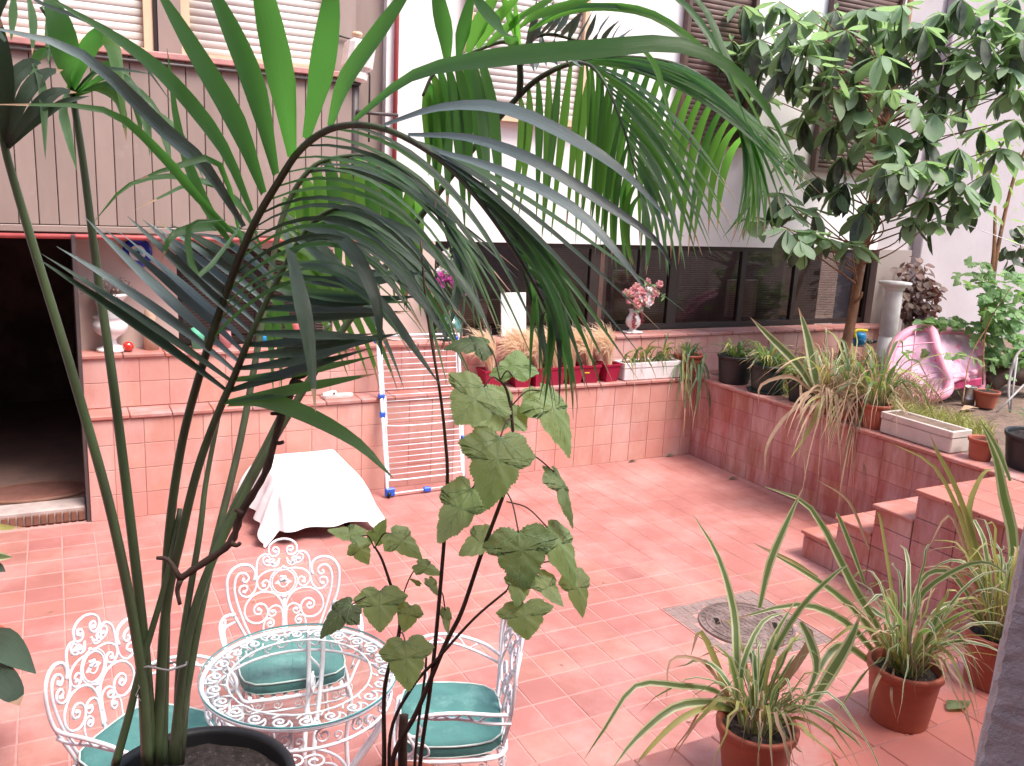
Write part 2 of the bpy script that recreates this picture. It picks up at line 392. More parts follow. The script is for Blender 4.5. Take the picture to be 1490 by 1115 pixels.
# square cover of small setts with a round iron lid
mc = ((MH[0]+MH[2])/2, (MH[1]+MH[3])/2)
cover = empty('drain_cover', (mc[0], mc[1], 0), 'square drain cover with round iron lid set into the red floor tiles', 'drain cover')
MB().box((MH[0], MH[1], -.02), (MH[2], MH[3], -.004)).build('cover_bed', M['grout'], cover, smooth=False)
fr = MB()
for a, b in (((MH[0], MH[1]), (MH[2], MH[1]+.008)), ((MH[0], MH[3]-.008), (MH[2], MH[3])), ((MH[0], MH[1]+.008), (MH[0]+.008, MH[3]-.008)), ((MH[2]-.008, MH[1]+.008), (MH[2], MH[3]-.008))):
    fr.box((a[0], a[1], -.01), (b[0], b[1], .003))
fr.build('frame', M['grout'], cover, smooth=False)
sett = MB()
nn = 11; sz = (.72-.024)/nn
for i in range(nn):
    for j in range(nn*2):
        x = MH[0]+.012+i*sz; y = MH[1]+.012+j*sz/2
        ex = max(abs(x+sz/2-mc[0])+sz/2-0, 0); ey = abs(y+sz/4-mc[1])+sz/4
        if math.hypot(abs(x+sz/2-mc[0]), abs(y+sz/4-mc[1])) < .285: continue
        sett.box((x+.002, y+.0015, -.008), (x+sz-.002, y+sz/2-.0015, R.uniform(-.001, .002)), .0015)
sett.build('sett', M['cover_tile'], cover, smooth=False, kind='stuff')
lid = MB()
lid.lathe([(.001, .004), (.275, .004), (.28, .001), (.28, -.006)], 64, Matrix.Translation((*mc, 0)))
lid.lathe([(.222, .004), (.224, .009), (.234, .009), (.236, .004)], 64, Matrix.Translation((*mc, 0)))
lid.lathe([(.262, .004), (.264, .010), (.276, .010), (.279, .002)], 64, Matrix.Translation((*mc, 0)))
lid.lathe([(.135, .004), (.137, .008), (.143, .008), (.145, .004)], 48, Matrix.Translation((*mc, 0)))
for i in range(-6, 7):
    for j in range(-6, 7):
        x, y = mc[0]+i*.032, mc[1]+j*.032
        rr_ = math.hypot(i*.032, j*.032)
        if rr_ < .205 and abs(rr_-.14) > .022: lid.box((x-.010, y-.010, .003), (x+.010, y+.010, .008), .002)
lo = lid.build('lid', M['metal_cover'], cover, smooth=False)
for a in (0, pi): MB().box((-.035, -.012, .0095), (.035, .012, .0105), 0, Matrix.Translation((mc[0]+.17*cos(a+2.6), mc[1]+.17*sin(a+2.6), 0)) @ Matrix.Rotation(a+2.6+pi/2, 4, 'Z')).build('lifting_slot', M['black'], lo, smooth=False)
# raised letters round the lid, worn and unreadable: short bars
let = MB()
for k in range(30):
    a = 2*pi*k/30
    mt = Matrix.Translation((mc[0]+.183*cos(a)*1.0, mc[1]+.183*sin(a), .0045)) @ Matrix.Rotation(a, 4, 'Z')
for k in range(34):
    a = 2*pi*k/34
    mt = Matrix.Translation((mc[0]+.249*cos(a), mc[1]+.249*sin(a), 0)) @ Matrix.Rotation(a, 4, 'Z')
    let.box((-.009, -.004, .003), (.009, .002, .008), 0, mt)
    if k % 3: let.box((-.009 if k % 2 else .004, .002, .003), (-.004 if k % 2 else .009, .012, .0075), 0, mt)
let.build('raised_rim_marks', M['metal_cover'], lo, smooth=False)

# generic tiled face: plane given by origin, u (unit), v (unit up), n outward; pieces are parts
def tiled_face(parent, o, u, v, n, wid, hei, tw, th, m, gap=.004, u0=0, v0=0, stagger=False, flip=False):
    o, u, v, n = Vector(o), Vector(u), Vector(v), Vector(n)
    rot = Matrix((u, v, n)).transposed().to_4x4()
    cache = {}
    j = 0; y = -v0
    while y < hei-.01:
        i = 0; x = -u0-(tw/2 if stagger and j % 2 else 0)
        while x < wid-.01:
            x0, x1, y0, y1 = max(x, 0), min(x+tw-gap, wid), max(y, 0), min(y+th-gap, hei)
            if x1-x0 > .012 and y1-y0 > .012:
                key = (round(x1-x0, 3), round(y1-y0, 3))
                if key not in cache: cache[key] = MB().box((0, 0, -.01), (key[0], key[1], 0), .002).mesh('tile', m, smooth=False)
                mt = Matrix.Translation(o+u*x0+v*y0+n*R.uniform(.0035, .0048)) @ rot @ Matrix.Rotation(R.uniform(-.004, .004), 4, 'X')
                inst('tile', cache[key], parent, mtx=mt)
            x += tw; i += 1
        y += th; j += 1

# back wall: tiled ledge, tiled upper step, shelf
bw = MB(); bw.box((.13, YW, -.02), (XW+.3, YS+.3, TZ-.035)); bw.box((.13, YS, TZ-.035), (8.3, YG+.02, 1.13))
back = bw.build('back_wall', M['wgrout'], kind='structure', smooth=False)
tiled_face(back, (.13, YW, 0), (1, 0, 0), (0, 0, 1), (0, -1, 0), XW-.13, TZ-.04, .2, .183, M['tile_pink'], u0=.03, v0=.0)
tiled_face(back, (.13, YS, TZ), (1, 0, 0), (0, 0, 1), (0, -1, 0), 7.9, 1.13-TZ, .2, .183, M['tile_pink'], u0=.03, v0=0)
def coping(parent, x0, x1, y0, y1, z0, z1, L, m, axis='x', ch=.006):
    a = x0 if axis == 'x' else y0; e = x1 if axis == 'x' else y1
    cache = {}
    while a < e-.01:
        b = min(a+L-.004, e); k = round(b-a, 3)
        if k not in cache:
            cache[k] = (MB().box((0, 0, 0), (k, y1-y0, z1-z0), ch) if axis == 'x' else MB().box((0, 0, 0), (x1-x0, k, z1-z0), ch)).mesh('coping_tile', m, smooth=False)
        inst('coping_tile', cache[k], parent, (a if axis == 'x' else x0, y0 if axis == 'x' else a, z0+R.uniform(-.001, .001)))
        a += L
coping(back, .13, XW-.02, YW-.022, YS-.001, TZ-.035, TZ-.005, .28, M['tile_cap'])
coping(back, .115, 8.3, YS-.022, YG+.015, 1.13, 1.16, .28, M['tile_cap'])
# right wall
rw = MB(); rw.box((XW, TY-3, -.02), (XW+.18, YS-.01, TZ-.02))
right = rw.build('planter_wall', M['wgrout'], kind='structure', smooth=False)
tiled_face(right, (XW, YW, 0), (0, -1, 0), (0, 0, 1), (-1, 0, 0), 3.3, TZ-.022, .28, .15, M['tile_red'], v0=.0, u0=.02)
coping(right, XW-.025, XW+.19, 1.0, YS-.03, TZ-.02, TZ+.012, .28, M['tile_cap'], 'y')

# steps with flank, landing and terrace
st = MB()
ys = [4.205, 3.925, 3.645, 3.36]
for k in range(3): st.box((FX+.02, ys[k+1], -.02), (XW-.012, ys[k], .193*(k+1)-.025))
steps = st.build('steps', M['wgrout'], kind='structure', smooth=False)
for k in range(3):
    tiled_face(steps, (FX+.01, ys[k], 0), (0, -1, 0), (0, 0, 1), (-1, 0, 0), ys[k]-ys[k+1], .193*(k+1)-.027, .28, .15, M['tile_red'], v0=.0, u0=.0)
    z = .193*(k+1)
    a = FX-.008
    for wd in (.28, .2, .2, .13):
        MB().box((a, ys[k+1]+.002, z-.025), (min(a+wd-.004, XW-.014), ys[k]+.02, z), .005).build('tread_tile', M['tile_step'], steps, smooth=False)
        a += wd
tr = MB(); tr.box((FX+.02, -2.5, -.02), (XW-.012, ys[3], TZ-.004)); tr.box((-3, -2.5, -.02), (FX+.02, TY-.02, TZ-.004))
terr = tr.build('terrace', M['wgrout'], kind='structure', smooth=False)
tiled_face(terr, (FX+.01, ys[3], 0), (0, -1, 0), (0, 0, 1), (-1, 0, 0), ys[3]-TY, TZ-.03, .28, .15, M['tile_red'], u0=.0)
tiled_face(terr, (FX, TY-.012, 0), (-1, 0, 0), (0, 0, 1), (0, 1, 0), 7, TZ-.03, .28, .15, M['tile_red'])
M['tile_terr'] = mat('terrace_tile', (.50, .17, .135), .5, (.44, .15, .125), 4, rnd=.08, bump=.06, wear=(.50, .30, .28), wscale=2.2, wlo=.5, whi=.75)  # the terrace tiles' own red base with pale wear
# bullnose edge tiles 0.145 wide along the terrace edge, then large tiles
x = FX+.0
em = MB().box((0, 0, -.028), (.146, .252, 0), .003).mesh('edge_tile', M['tile_terr'], smooth=False)
bm_ = MB().box((0, 0, -.028), (.2115, .2115, 0), .002).mesh('tile', M['tile_terr'], smooth=False)
x = FX-.006-.148
while x > -1.5:
    inst('edge_tile', em, terr, (x, TY-.252, TZ+R.uniform(-.001, .001))); x -= .1485
for i in range(22):
    for j in range(9):
        x_ = FX-.01-.214*(i+1); y_ = TY-.255-.214*(j+1)
        inst('tile', bm_, terr, (x_, y_, TZ+R.uniform(-.001, .001)))
for i in range(4):
    for j in range(16):
        x_ = FX-.008+.21*i; y_ = ys[3]+.018-.214*(j+1)
        ww = min(.206, XW-.014-x_)
        if ww > .03: MB().box((x_, y_, TZ-.028), (x_+ww, y_+.21, TZ+R.uniform(-.001, .001)), .004).build('landing_tile', M['tile_step'], terr, smooth=False)

# garden bed
gb = MB()
nx, ny = 60, 46
vs = []; fs = []
for i in range(nx+1):
    for j in range(ny+1):
        x = XW+.17+i*.16; y = -.4+j*.18
        z = TZ-.05+.03*sin(x*2.1+y)*cos(y*1.7)+R.uniform(-.012, .012)+max(0, (x-6.5))*.006
        vs.append(V(x, y, z))
for i in range(nx):
    for j in range(ny): fs.append((i*(ny+1)+j, (i+1)*(ny+1)+j, (i+1)*(ny+1)+j+1, i*(ny+1)+j+1))
gb.add(vs, fs).build('garden_bed', M['earth'], kind='structure')

# ---------------------------------------------------------------- house across the yard
house = empty('house', (4.5, YG, 0), 'white courtyard house with dark strip window below and shuttered windows above', 'building')
MB().box((2.40, YG, 1.985), (8.17, YG+.25, 7.5)).build('white_wall', M['white_wall'], house, smooth=False)
MB().box((-.9, YG+.08, 2.0), (2.399, YG+.3, 7.5)).build('upper_wall', M['taupe'], house, smooth=False)
MB().box((8.171, YG-.04, .7), (8.70, YG+.3, 1.99)).build('pilaster', M['taupe_wall'], house, smooth=False)
MB().box((8.171, YG+.02, 1.991), (8.70, YG+.5, 7.5)).build('end_wall', M['grey_wall'], house, smooth=False)
g_ = MB(); g_.box((.13, YG+.001, 1.16), (.80, YG+.2, 2.0)); g_.box((1.98, YG+.001, 1.16), (2.86, YG+.2, 1.984)); g_.box((.8, YG+.001, 1.90), (1.98, YG+.2, 2.0))
g_.build('lower_wall', M['beige_wall'], house, smooth=False)
# strip window
def window(x0, x1, z0, z1, posts, name='window', fm='dark_frame', slats=None, d0=.05):
    f = MB(); fy0, fy1 = YG+d0, YG+d0+.05
    f.box((x0, fy0, z0), (x1, fy1, z0+.05)); f.box((x0, fy0, z1-.045), (x1, fy1, z1))
    f.box((x0, fy0, z0+.05), (x0+.04, fy1, z1-.045)); f.box((x1-.04, fy0, z0+.05), (x1, fy1, z1-.045))
    for q, wd in posts: f.box((q-wd/2, fy0-.002, z0+.05), (q+wd/2, fy1, z1-.045))
    o = f.build(name, M[fm], house, smooth=False)
    xs = [x0+.02]+[q for q, _ in posts]+[x1-.02]
    for a, b in zip(xs, xs[1:]):
        MB().box((a+.02, fy0+.02, z0+.04), (b-.02, fy0+.026, z1-.04)).build('pane', M['pane'], o, smooth=False)
    return o
P1 = [(4.50, .10), (4.62, .035), (5.02, .03), (5.43, .11), (6.31, .06), (7.05, .05)]
wn = window(2.86, 8.17, 1.165, 1.985, P1)
MB().box((4.55, YG+.045, 1.22), (4.6, YG+.1, 1.93)).build('brown_post', M['brown_frame'], wn, smooth=False)
bl = MB()
for k in range(38):
    z = 1.24+k*.019
    bl.box((2.90, YG+.17, z), (4.46, YG+.185, z+.004)); 
    if k < 36: bl.box((4.7, YG+.17, z), (8.1, YG+.185, z+.003))
bl.build('blind', M['blind'], wn, smooth=False, kind='stuff')
MB().box((2.7, YG+.9, 1.0), (8.3, YG+.95, 2.1)).build('room_wall', M['interior2'], wn, smooth=False)
it = MB()
for a, b, c, d in ((3.05, 3.35, 1.16, 1.55), (3.5, 3.9, 1.2, 1.42), (5.0, 5.3, 1.2, 1.7), (6.5, 6.9, 1.2, 1.6), (7.3, 7.6, 1.2, 1.75)):
    it.box((a, YG+.45, c), (b, YG+.5, d))
it.build('furniture', M['biscuit'], wn, smooth=False)
w2 = window(.80, 1.98, 1.165, 1.90, [(1.4, .05)])
bl = MB()
for k in range(30): bl.box((.84, YG+.15, 1.22+k*.022), (1.94, YG+.165, 1.235+k*.022))
bl.build('blind', M['shutter'], w2, smooth=False, kind='stuff')
MB().box((.7, YG+.6, 1.0), (2.0, YG+.65, 2.1)).build('room_wall', M['interior2'], w2, smooth=False)
# door opening on the left: floor, jamb, dark room
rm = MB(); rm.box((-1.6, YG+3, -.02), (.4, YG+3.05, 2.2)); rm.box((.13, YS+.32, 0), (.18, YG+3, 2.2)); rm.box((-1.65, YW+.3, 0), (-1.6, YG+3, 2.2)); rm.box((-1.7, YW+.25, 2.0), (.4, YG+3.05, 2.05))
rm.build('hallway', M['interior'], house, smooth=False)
MB().box((-1.6, YW+.25, -.02), (.13, YG+3, .10)).build('hallway_floor', mat('hall_floor', (.20, .12, .10), .5, (.14, .09, .08), 5), house, smooth=False)
MB().box((.105, YW+.005, 0), (.129, YG, 2.0)).build('door_jamb', M['darkpipe'], house, smooth=False)
# threshold with small front tiles
th = MB(); th.box((-1.6, YW+.05, 0), (.1, YW+.25, .105), .008); tho = th.build('threshold', M['threshold'], house, smooth=False)
dm = MB().box((0, 0, 0), (.035, .02, .07), .003).mesh('threshold_tile', M['wood'], smooth=False)
for k in range(34): inst('threshold_tile', dm, tho, (-1.5+k*.047, YW+.029, .01))
mt_ = empty('doormat', (-.2, YW+.42, .105), 'oval brown doormat on the threshold of the dark doorway', 'doormat')
MB().lathe([(.001, .016), (.30, .016), (.32, .006), (.32, 0)], 40, Matrix.Translation((-.22, YW+.45, .105)) @ Matrix.Diagonal((1.15, .62, 1, 1))).build('mat', M['mat_brown'], mt_)
MB().lathe([(.30, .017), (.315, .021), (.325, .017), (.33, .002)], 40, Matrix.Translation((-.22, YW+.45, .105)) @ Matrix.Diagonal((1.15, .62, 1, 1))).build('border', M['wood'], mt_)

# timber clad balcony
bal = empty('balcony', (1, 6.7, 2.0), 'taupe timber clad balcony above the dark doorway, red pipe below', 'balcony')
yb = 6.68
bp_ = MB().box((0, 0, 0), (.113, .02, 1.12), .004).mesh('board', M['taupe'], smooth=False)
k = 0; x = -.9
while x < 2.0: inst('board', bp_, bal, (x, yb+R.uniform(-.002, .002), 2.06)); x += .118
MB().box((-.9, yb+.021, 2.02), (2.02, yb+.2, 3.2)).build('backing', M['dark_frame'], bal, smooth=False)
MB().box((-.9, yb-.03, 3.182), (2.03, yb+.24, 3.225), .006).build('top_rail', M['pinkpaint'], bal, smooth=False)
MB().tube([(-.9, yb-.02, 3.15), (2.1, yb-.02, 3.15)], .012).build('cable_pipe', M['darkpipe'], bal)
MB().box((-.9, yb-.015, 2.012), (2.03, yb+.02, 2.056), .004).build('bottom_rail', M['taupe'], bal, smooth=False)
rp = MB().tube([(-.9, yb-.03, 1.985), (2.35, yb-.03, 1.985)], .017).build('water_pipe', M['redpaint'])
tag(rp, 'thin red horizontal pipe under the timber clad balcony', 'pipe')
rp2 = MB().tube([(2.47, YG-.03, 1.99), (2.47, YG-.03, 6)], .02).build('drain_pipe', M['redpaint'])
tag(rp2, 'red vertical pipe on the white wall right of the balcony', 'pipe')
rp3 = MB(); rp3.tube([(2.07, yb+.02, 2.0), (2.07, yb+.02, 3.25)], .035); rp3.tube([(2.07, yb-.02, 2.95), (2.4, yb-.02, 2.95)], .014)
tag(rp3.build('drain_pipe', M['darkpipe']), 'dark brown downpipe at the right end of the balcony', 'pipe')
tag(MB().tube([(2.26, YG-.02, 2.75), (2.26, YG-.02, 3.25), (2.24, YG-.02, 3.30), (2.12, YG-.02, 3.5), (1.98, YG-.02, 3.52)], .008).build('cable', M['darkpipe']), 'thin dark cable between white box and red pipe', 'cable')
# shutters over the balcony
def shutter_window(x0, x1, z0, z1, sm='shutter', fm='cream', y=YG, pitch=.052, fw_=.06, lab=None):
    o = MB()
    o.box((x0, y-.01, z0), (x1, y+.06, z0+fw_)); o.box((x0, y-.01, z0+fw_), (x0+fw_, y+.06, z1)); o.box((x1-fw_, y-.01, z0+fw_), (x1, y+.06, z1))
    f = o.build('shutter_frame', M[fm], house, smooth=False)
    me = MB().tube([(x0+fw_, 0, 0), (x1-fw_, 0, 0)], pitch*.53, 10).mesh('slat', M[sm])
    for v in me.vertices: v.co.y *= .45
    z = z0+fw_+pitch/2
    while z < z1: inst('slat', me, f, (0, y+.045, z)); z += pitch
    MB().box((x0+fw_, y+.052, z0+fw_), (x1-fw_, y+.058, z1)).build('shutter_back', M[sm], f, smooth=False)
    return f
shutter_window(-.75, .70, 3.22, 4.5, y=6.99)
shutter_window(.885, 1.98, 3.22, 4.5, y=6.99)
MB().box((.70, 6.97, 3.2), (.73, 7.03, 4.5)).build('post', M['dark_frame'], house, smooth=False)
MB().box((.731, 6.96, 3.2), (.884, 7.03, 4.5)).build('post', M['taupe'], house, smooth=False)
MB().box((1.99, 6.95, 3.2), (2.15, 7.03, 4.5)).build('post', M['taupe'], house, smooth=False)
shutter_window(3.05, 4.19, 3.0, 4.6, y=YG-.075, fw_=.045)
shutter_window(5.23, 6.05, 2.95, 4.6, 'brown_shutter', 'brown_frame', YG-.075, .045, .04)
shutter_window(7.0, 8.0, 2.78, 4.6, 'brown_shutter', 'brown_frame', YG-.075, .045, .04)
wb = empty('wall_lamp', (2.0, yb+.0, 3.3), 'cream box shaped lamp housing at the end of the balcony', 'lamp')
c_ = on_y(522, 80, 6.7)
MB().box((-.10, -.1, -.12), (.10, .1, .10), .03, Matrix.Translation(c_) @ Matrix.Rotation(.15, 4, 'Y')).build('housing', M['porcelain'], wb, smooth=False)
MB().box((-.085, -.085, -.2), (.075, .085, -.11), .025, Matrix.Translation(c_) @ Matrix.Rotation(.15, 4, 'Y')).build('lower_housing', M['porcelain'], wb, smooth=False)
MB().lathe([(.001, 0), (.035, 0), (.04, .02), (.03, .03)], 20, Matrix.Translation(c_+V(-.03, -.05, .12))).build('knob', M['cream'], wb)
# grey garden wall
gw = MB(); gw.box((8.6, 7.6, .5), (16, 7.85, 8)); 
tag(gw.build('garden_wall', M['grey_wall'], smooth=False), 'tall grey rendered wall behind the pink play pool', 'wall')
pi_ = on_y(1372, 200, 7.52)
tag(MB().box((pi_.x-.17, 7.46, .6), (pi_.x+.17, 7.599, 8), .01).build('wall_pier', M['grey_wall'], smooth=False), 'shallow grey pier on the grey wall behind the tree', 'pier')
# the house we look out of: ceiling over the terrace and walls, all unseen, added for shade
oh = MB(); oh.box((-4, -2.6, 3.45), (6.5, .30, 3.7))
oh.build('shade_ceiling', M['white_wall'], kind='structure', smooth=False)  # unseen slab added to darken the foreground, its edge set for the leaves
tag(MB().box((-4, -2.8, -.2), (9, -2.6, 9)).build('shade_near_wall', M['grey_wall'], smooth=False), 'unseen near house wall behind the viewer, added to shade the foreground', 'wall')
tag(MB().box((-3.2, -2.6, -.2), (-3, 10, 8)).build('shade_side_wall', M['grey_wall'], smooth=False), 'unseen side wall left of the doorway, added to shade the yard', 'wall')


# ================================================================== WROUGHT IRON TABLE AND CHAIRS
def spiral(c, r0, a0, turns, r1=.15, n=None, sgn=1):
    "2D spiral from radius r0 at angle a0 winding inwards"
    n = n or max(8, int(abs(turns)*16)); out = []
    for i in range(n+1):
        t = i/n; r = r0*(1-t)+r0*r1*t; a = a0+sgn*turns*2*pi*t
        out.append((c[0]+r*cos(a), c[1]+r*sin(a)))
    return out
def chair_back_lines():
    "one half of the back in the units of a drawing 250 wide, 500 high"
    L = []
    def d(p): return ((p[0]-428)*.00088, (562-p[1])*.000925)
    def arc(c, r, a0, a1, n=14): return [(c[0]+r*cos(radians(a0+(a1-a0)*i/n)), c[1]+r*sin(radians(a0+(a1-a0)*i/n))) for i in range(n+1)]
    # top scroll: from the crown down the left and curled in
    top = [(428, 60), (395, 66), (367, 85), (360, 112), (370, 134), (392, 138), (408, 124), (404, 102), (386, 98), (380, 112), (392, 118)]
    L.append((top, 1))
    # second scroll
    sec = [(408, 160), (404, 178), (385, 185), (366, 176), (364, 158), (375, 148), (386, 158), (379, 166)]
    L.append((sec, .85))
    sh = [(412, 150), (395, 172), (360, 178), (335, 165), (334, 142), (352, 133), (364, 148), (352, 158)]
    L.append((sh, .9))
    ss = [(358, 128), (330, 126), (306, 150), (300, 195), (300, 240), (290, 285), (262, 310), (232, 303), (216, 280), (224, 258), (246, 256), (254, 274), (240, 284)]
    L.append((ss, 1))
    # outer frame, two parallel rods
    o1 = [(268, 562), (243, 500), (205, 420), (172, 340), (160, 262), (164, 205), (190, 168), (232, 155), (275, 170), (293, 205), (286, 240)]
    L.append((o1, 1.35))
    o2 = [(290, 562), (262, 495), (232, 420), (205, 330), (194, 265), (202, 215), (222, 195), (248, 200), (262, 222), (250, 240), (234, 232), (240, 218)]
    L.append((o2, 1.15))
    # loop beside the medallion
    lp = [(420, 208), (380, 202), (335, 210), (305, 235), (304, 268), (324, 290), (350, 284), (358, 262), (344, 246), (326, 256), (332, 270)]
    L.append((lp, .9))
    # big lower scroll
    big = [(425, 440), (424, 390), (410, 345), (378, 312), (330, 298), (280, 310), (245, 350), (240, 395), (262, 430), (302, 443), (336, 428), (348, 392), (335, 362), (306, 352), (284, 370), (288, 394), (310, 400), (318, 384), (306, 378)]
    L.append((big, 1))
    c2 = [(418, 500), (420, 430), (412, 385), (385, 370), (358, 382), (352, 404), (366, 418), (384, 410), (382, 394), (370, 396)]
    L.append((c2, .9))
    c3 = [(330, 562), (328, 500), (326, 462), (336, 434), (360, 428), (376, 444), (370, 464), (352, 464), (348, 450), (358, 448)]
    L.append((c3, .9))
    vt = [(426, 562), (426, 330)]
    L.append((vt, 1))
    return [([d(q) for q in l], w_) for l, w_ in L], [d(q) for q in arc((428, 262), 66, 0, 360, 30)], [d(q) for q in arc((428, 262), 56, 0, 360, 30)]
def smooth2(p, per=4): return [(v.x, v.y) for v in catmull([(a, b, 0) for a, b in p], per)]
def make_chair():
    root = empty('garden_chair', (0, 0, 0), 'x', 'chair')
    bp = lambda u, v: V(u, -.175-.075*(v/.47)-.10*(v/.47)*(u/.21)**2*-.35, .44+v)
    rad = .0052
    Ls, c1, c2 = chair_back_lines()
    # frame (outer rods), scrollwork, medallion
    sc_ = MB()
    for i, (l, w_) in enumerate(Ls):
        l = smooth2(l, 4)
        for s in (1, -1):
            pts = [bp(u*s, v) for u, v in l]
            if w_ > 1.1: MB().tube(pts, rad*w_, 6).build('back_rod', M['iron'], root)
            else: sc_.tube(pts, rad*w_, 6)
            if w_ <= 1.1: sc_.lathe([(.0001, -.0095), (.0085, -.005), (.0095, 0), (.0085, .005), (.0001, .0095)], 8, Matrix.Translation(pts[-1]))
    sc_.build('back_scrollwork', M['iron'], root)
    md = MB()
    for c_ in (c1, c2): md.tube([bp(u, v) for u, v in c_[:-1]], rad*.75, 6, closed=True)
    cy = (562-262)*.00094
    rr = random.Random(3)
    # cast bouquet in the ring: a small dish with leaves and buds above
    for k in range(15):
        a = pi*(k+.5)/15; r_ = .036
        md.strip([bp(r_*.25*cos(a), cy-.005), bp(r_*.7*cos(a), cy-.006+.010*sin(a)), bp(r_*1.05*cos(a), cy-.004+.004*sin(a)-.004)], [.004, .0075, .001], V(0, 1, .2), .3)
    for k in range(9):
        u = rr.uniform(-.013, .013); v = cy+.004+abs(rr.gauss(0, .018))*(1-abs(u)/.02)
        md.lathe([(.0001, -.007), (.006, -.004), (.0075, 0), (.006, .005), (.0001, .007)], 7, Matrix.Translation(bp(u, v)))
    md.tube([bp(-.02, cy-.012), bp(-.012, cy-.024), bp(0, cy-.028), bp(.012, cy-.024), bp(.02, cy-.012)], .003, 5)
    md.build('medallion', M['iron'], root)
    # seat frame and apron of small scrolls
    sf = MB()
    seat = [(-.21, .19), (-.15, .215), (0, .222), (.15, .215), (.21, .19), (.215, .0), (.18, -.17), (0, -.185), (-.18, -.17), (-.215, 0)]
    ring = [(v.x, v.y) for v in catmull([(a, b, 0) for a, b in seat+[seat[0]]], 4)][:-1]
    sf.tube([V(a, b, .43) for a, b in ring], .008, 6, closed=True)
    sf.tube([V(a*.98, b*.98, .375) for a, b in ring], .005, 6, closed=True)
    for k in range(-4, 5): sf.box((k*.045-.008, -.17, .424), (k*.045+.008, .205, .428))
    sf.build('seat_frame', M['iron'], root)
    ap = MB()
    n_ = 20
    for k in range(n_):
        i = int(k*len(ring)/n_); a = Vector((*ring[i], 0)); b = Vector((*ring[(i+1) % len(ring)], 0)); t = (b-a).normalized()
        s_ = smooth2(spiral((0, 0), .022, pi/2, 1.3, .2, 14), 1)
        ap.tube([a*.99+t*u+V(0, 0, .402+v) for u, v in s_], .0032, 5)
    ap.build('apron_scrollwork', M['iron'], root)
    for sx in (-1, 1):
        lg = MB(); lg.tube(catmull([V(sx*.20, .19, .43), V(sx*.215, .205, .36), V(sx*.20, .195, .2), V(sx*.205, .215, .06), V(sx*.22, .235, .012)], 4), [.009]*17, 6); lg.build('leg', M['iron'], root)
        lg = MB(); lg.tube(catmull([V(sx*.17, -.17, .44), V(sx*.175, -.18, .3), V(sx*.185, -.215, .12), V(sx*.20, -.25, .012)], 4), [.009]*13, 6); lg.build('leg', M['iron'], root)
        am = MB()
        u0 = bp(.207*sx, .165)
        P = [u0, V(sx*.25, -.12, .635), V(sx*.275, .0, .66), V(sx*.275, .10, .655), V(sx*.262, .17, .625), V(sx*.255, .185, .585), V(sx*.258, .155, .56), V(sx*.262, .128, .58), V(sx*.26, .135, .605)]
        am.tube(catmull(P, 5), .0075, 7)
        P = [u0+V(0, 0, -.035), V(sx*.245, -.10, .60), V(sx*.262, .0, .63), V(sx*.262, .08, .632), V(sx*.262, .14, .64)]
        am.tube(catmull(P, 5), .006, 6)
        am.tube(catmull([V(sx*.25, -.1, .632), V(sx*.255, -.06, .612), V(sx*.266, -.02, .655), V(sx*.266, .02, .632), V(sx*.27, .06, .65), V(sx*.266, .09, .635)], 4), .004, 5)
        am.tube(catmull([V(sx*.257, .185, .59), V(sx*.262, .15, .52), V(sx*.235, .17, .47), V(sx*.21, .19, .43)], 5), .0065, 6)
        am.tube(catmull([V(sx*.255, .17, .55), V(sx*.252, .11, .52), V(sx*.245, .10, .48), V(sx*.23, .13, .46), V(sx*.235, .15, .49)], 5), .004, 5)
        am.build('armrest', M['iron'], root)
    # tie-on cushion with piping
    cu = MB(); N_ = 28
    outl = []
    for k in range(N_):
        a = 2*pi*k/N_; ex = 4.5
        c_, s_ = cos(a), sin(a); q = (abs(c_)**ex+abs(s_)**ex)**(-1/ex)
        x, y = c_*q*.21, s_*q*.19+.012
        x *= 1-.12*max(0, (-y/.19)); outl.append((x, y))
    def ringz(k, z): return [V(x*k, .012+(y-.012)*k, z) for x, y in outl]
    rings = [ringz(.97, .436), ringz(1.0, .445), ringz(1.005, .475), ringz(.985, .486), ringz(.93, .493), ringz(.75, .499), ringz(.45, .501), ringz(.15, .501)]
    vs = [v for r_ in rings for v in r_]
    for v in vs[N_*4:]: v.z += .003*sin(v.x*31+v.y*20)+.002*sin(v.y*47-v.x*15)
    fs = [(i*N_+k, i*N_+(k+1) % N_, (i+1)*N_+(k+1) % N_, (i+1)*N_+k) for i in range(len(rings)-1) for k in range(N_)]
    fs.append(tuple(range(7*N_, 8*N_)))
    cu.add(vs, fs); cuo = cu.build('cushion', M['cushion'], root)
    MB().tube(ringz(1.0, .486), .0038, 5, closed=True).build('piping', M['piping'], cuo)
    MB().tube(ringz(.995, .443), .003, 5, closed=True).build('piping', M['piping'], cuo)
    return root
ch0 = make_chair()
spots = [(.785, 3.36, 174, 'white wrought iron garden chair behind the table, teal cushion seen through its glass'),
         (.20, 2.985, -134, 'white scrollwork chair left of the glass table, partly behind the palm stalks'),
         (1.25, 2.715, 69, 'white scrollwork chair right of the glass table, seen side on with full cushion')]
for i, (x, y, rz, lab) in enumerate(spots):
    o = ch0 if i == 0 else copy_tree(ch0)
    o.location = (x, y, 0); o.rotation_euler = (0, 0, radians(rz)); o['label'] = lab; o['group'] = 'white wrought iron garden chairs'

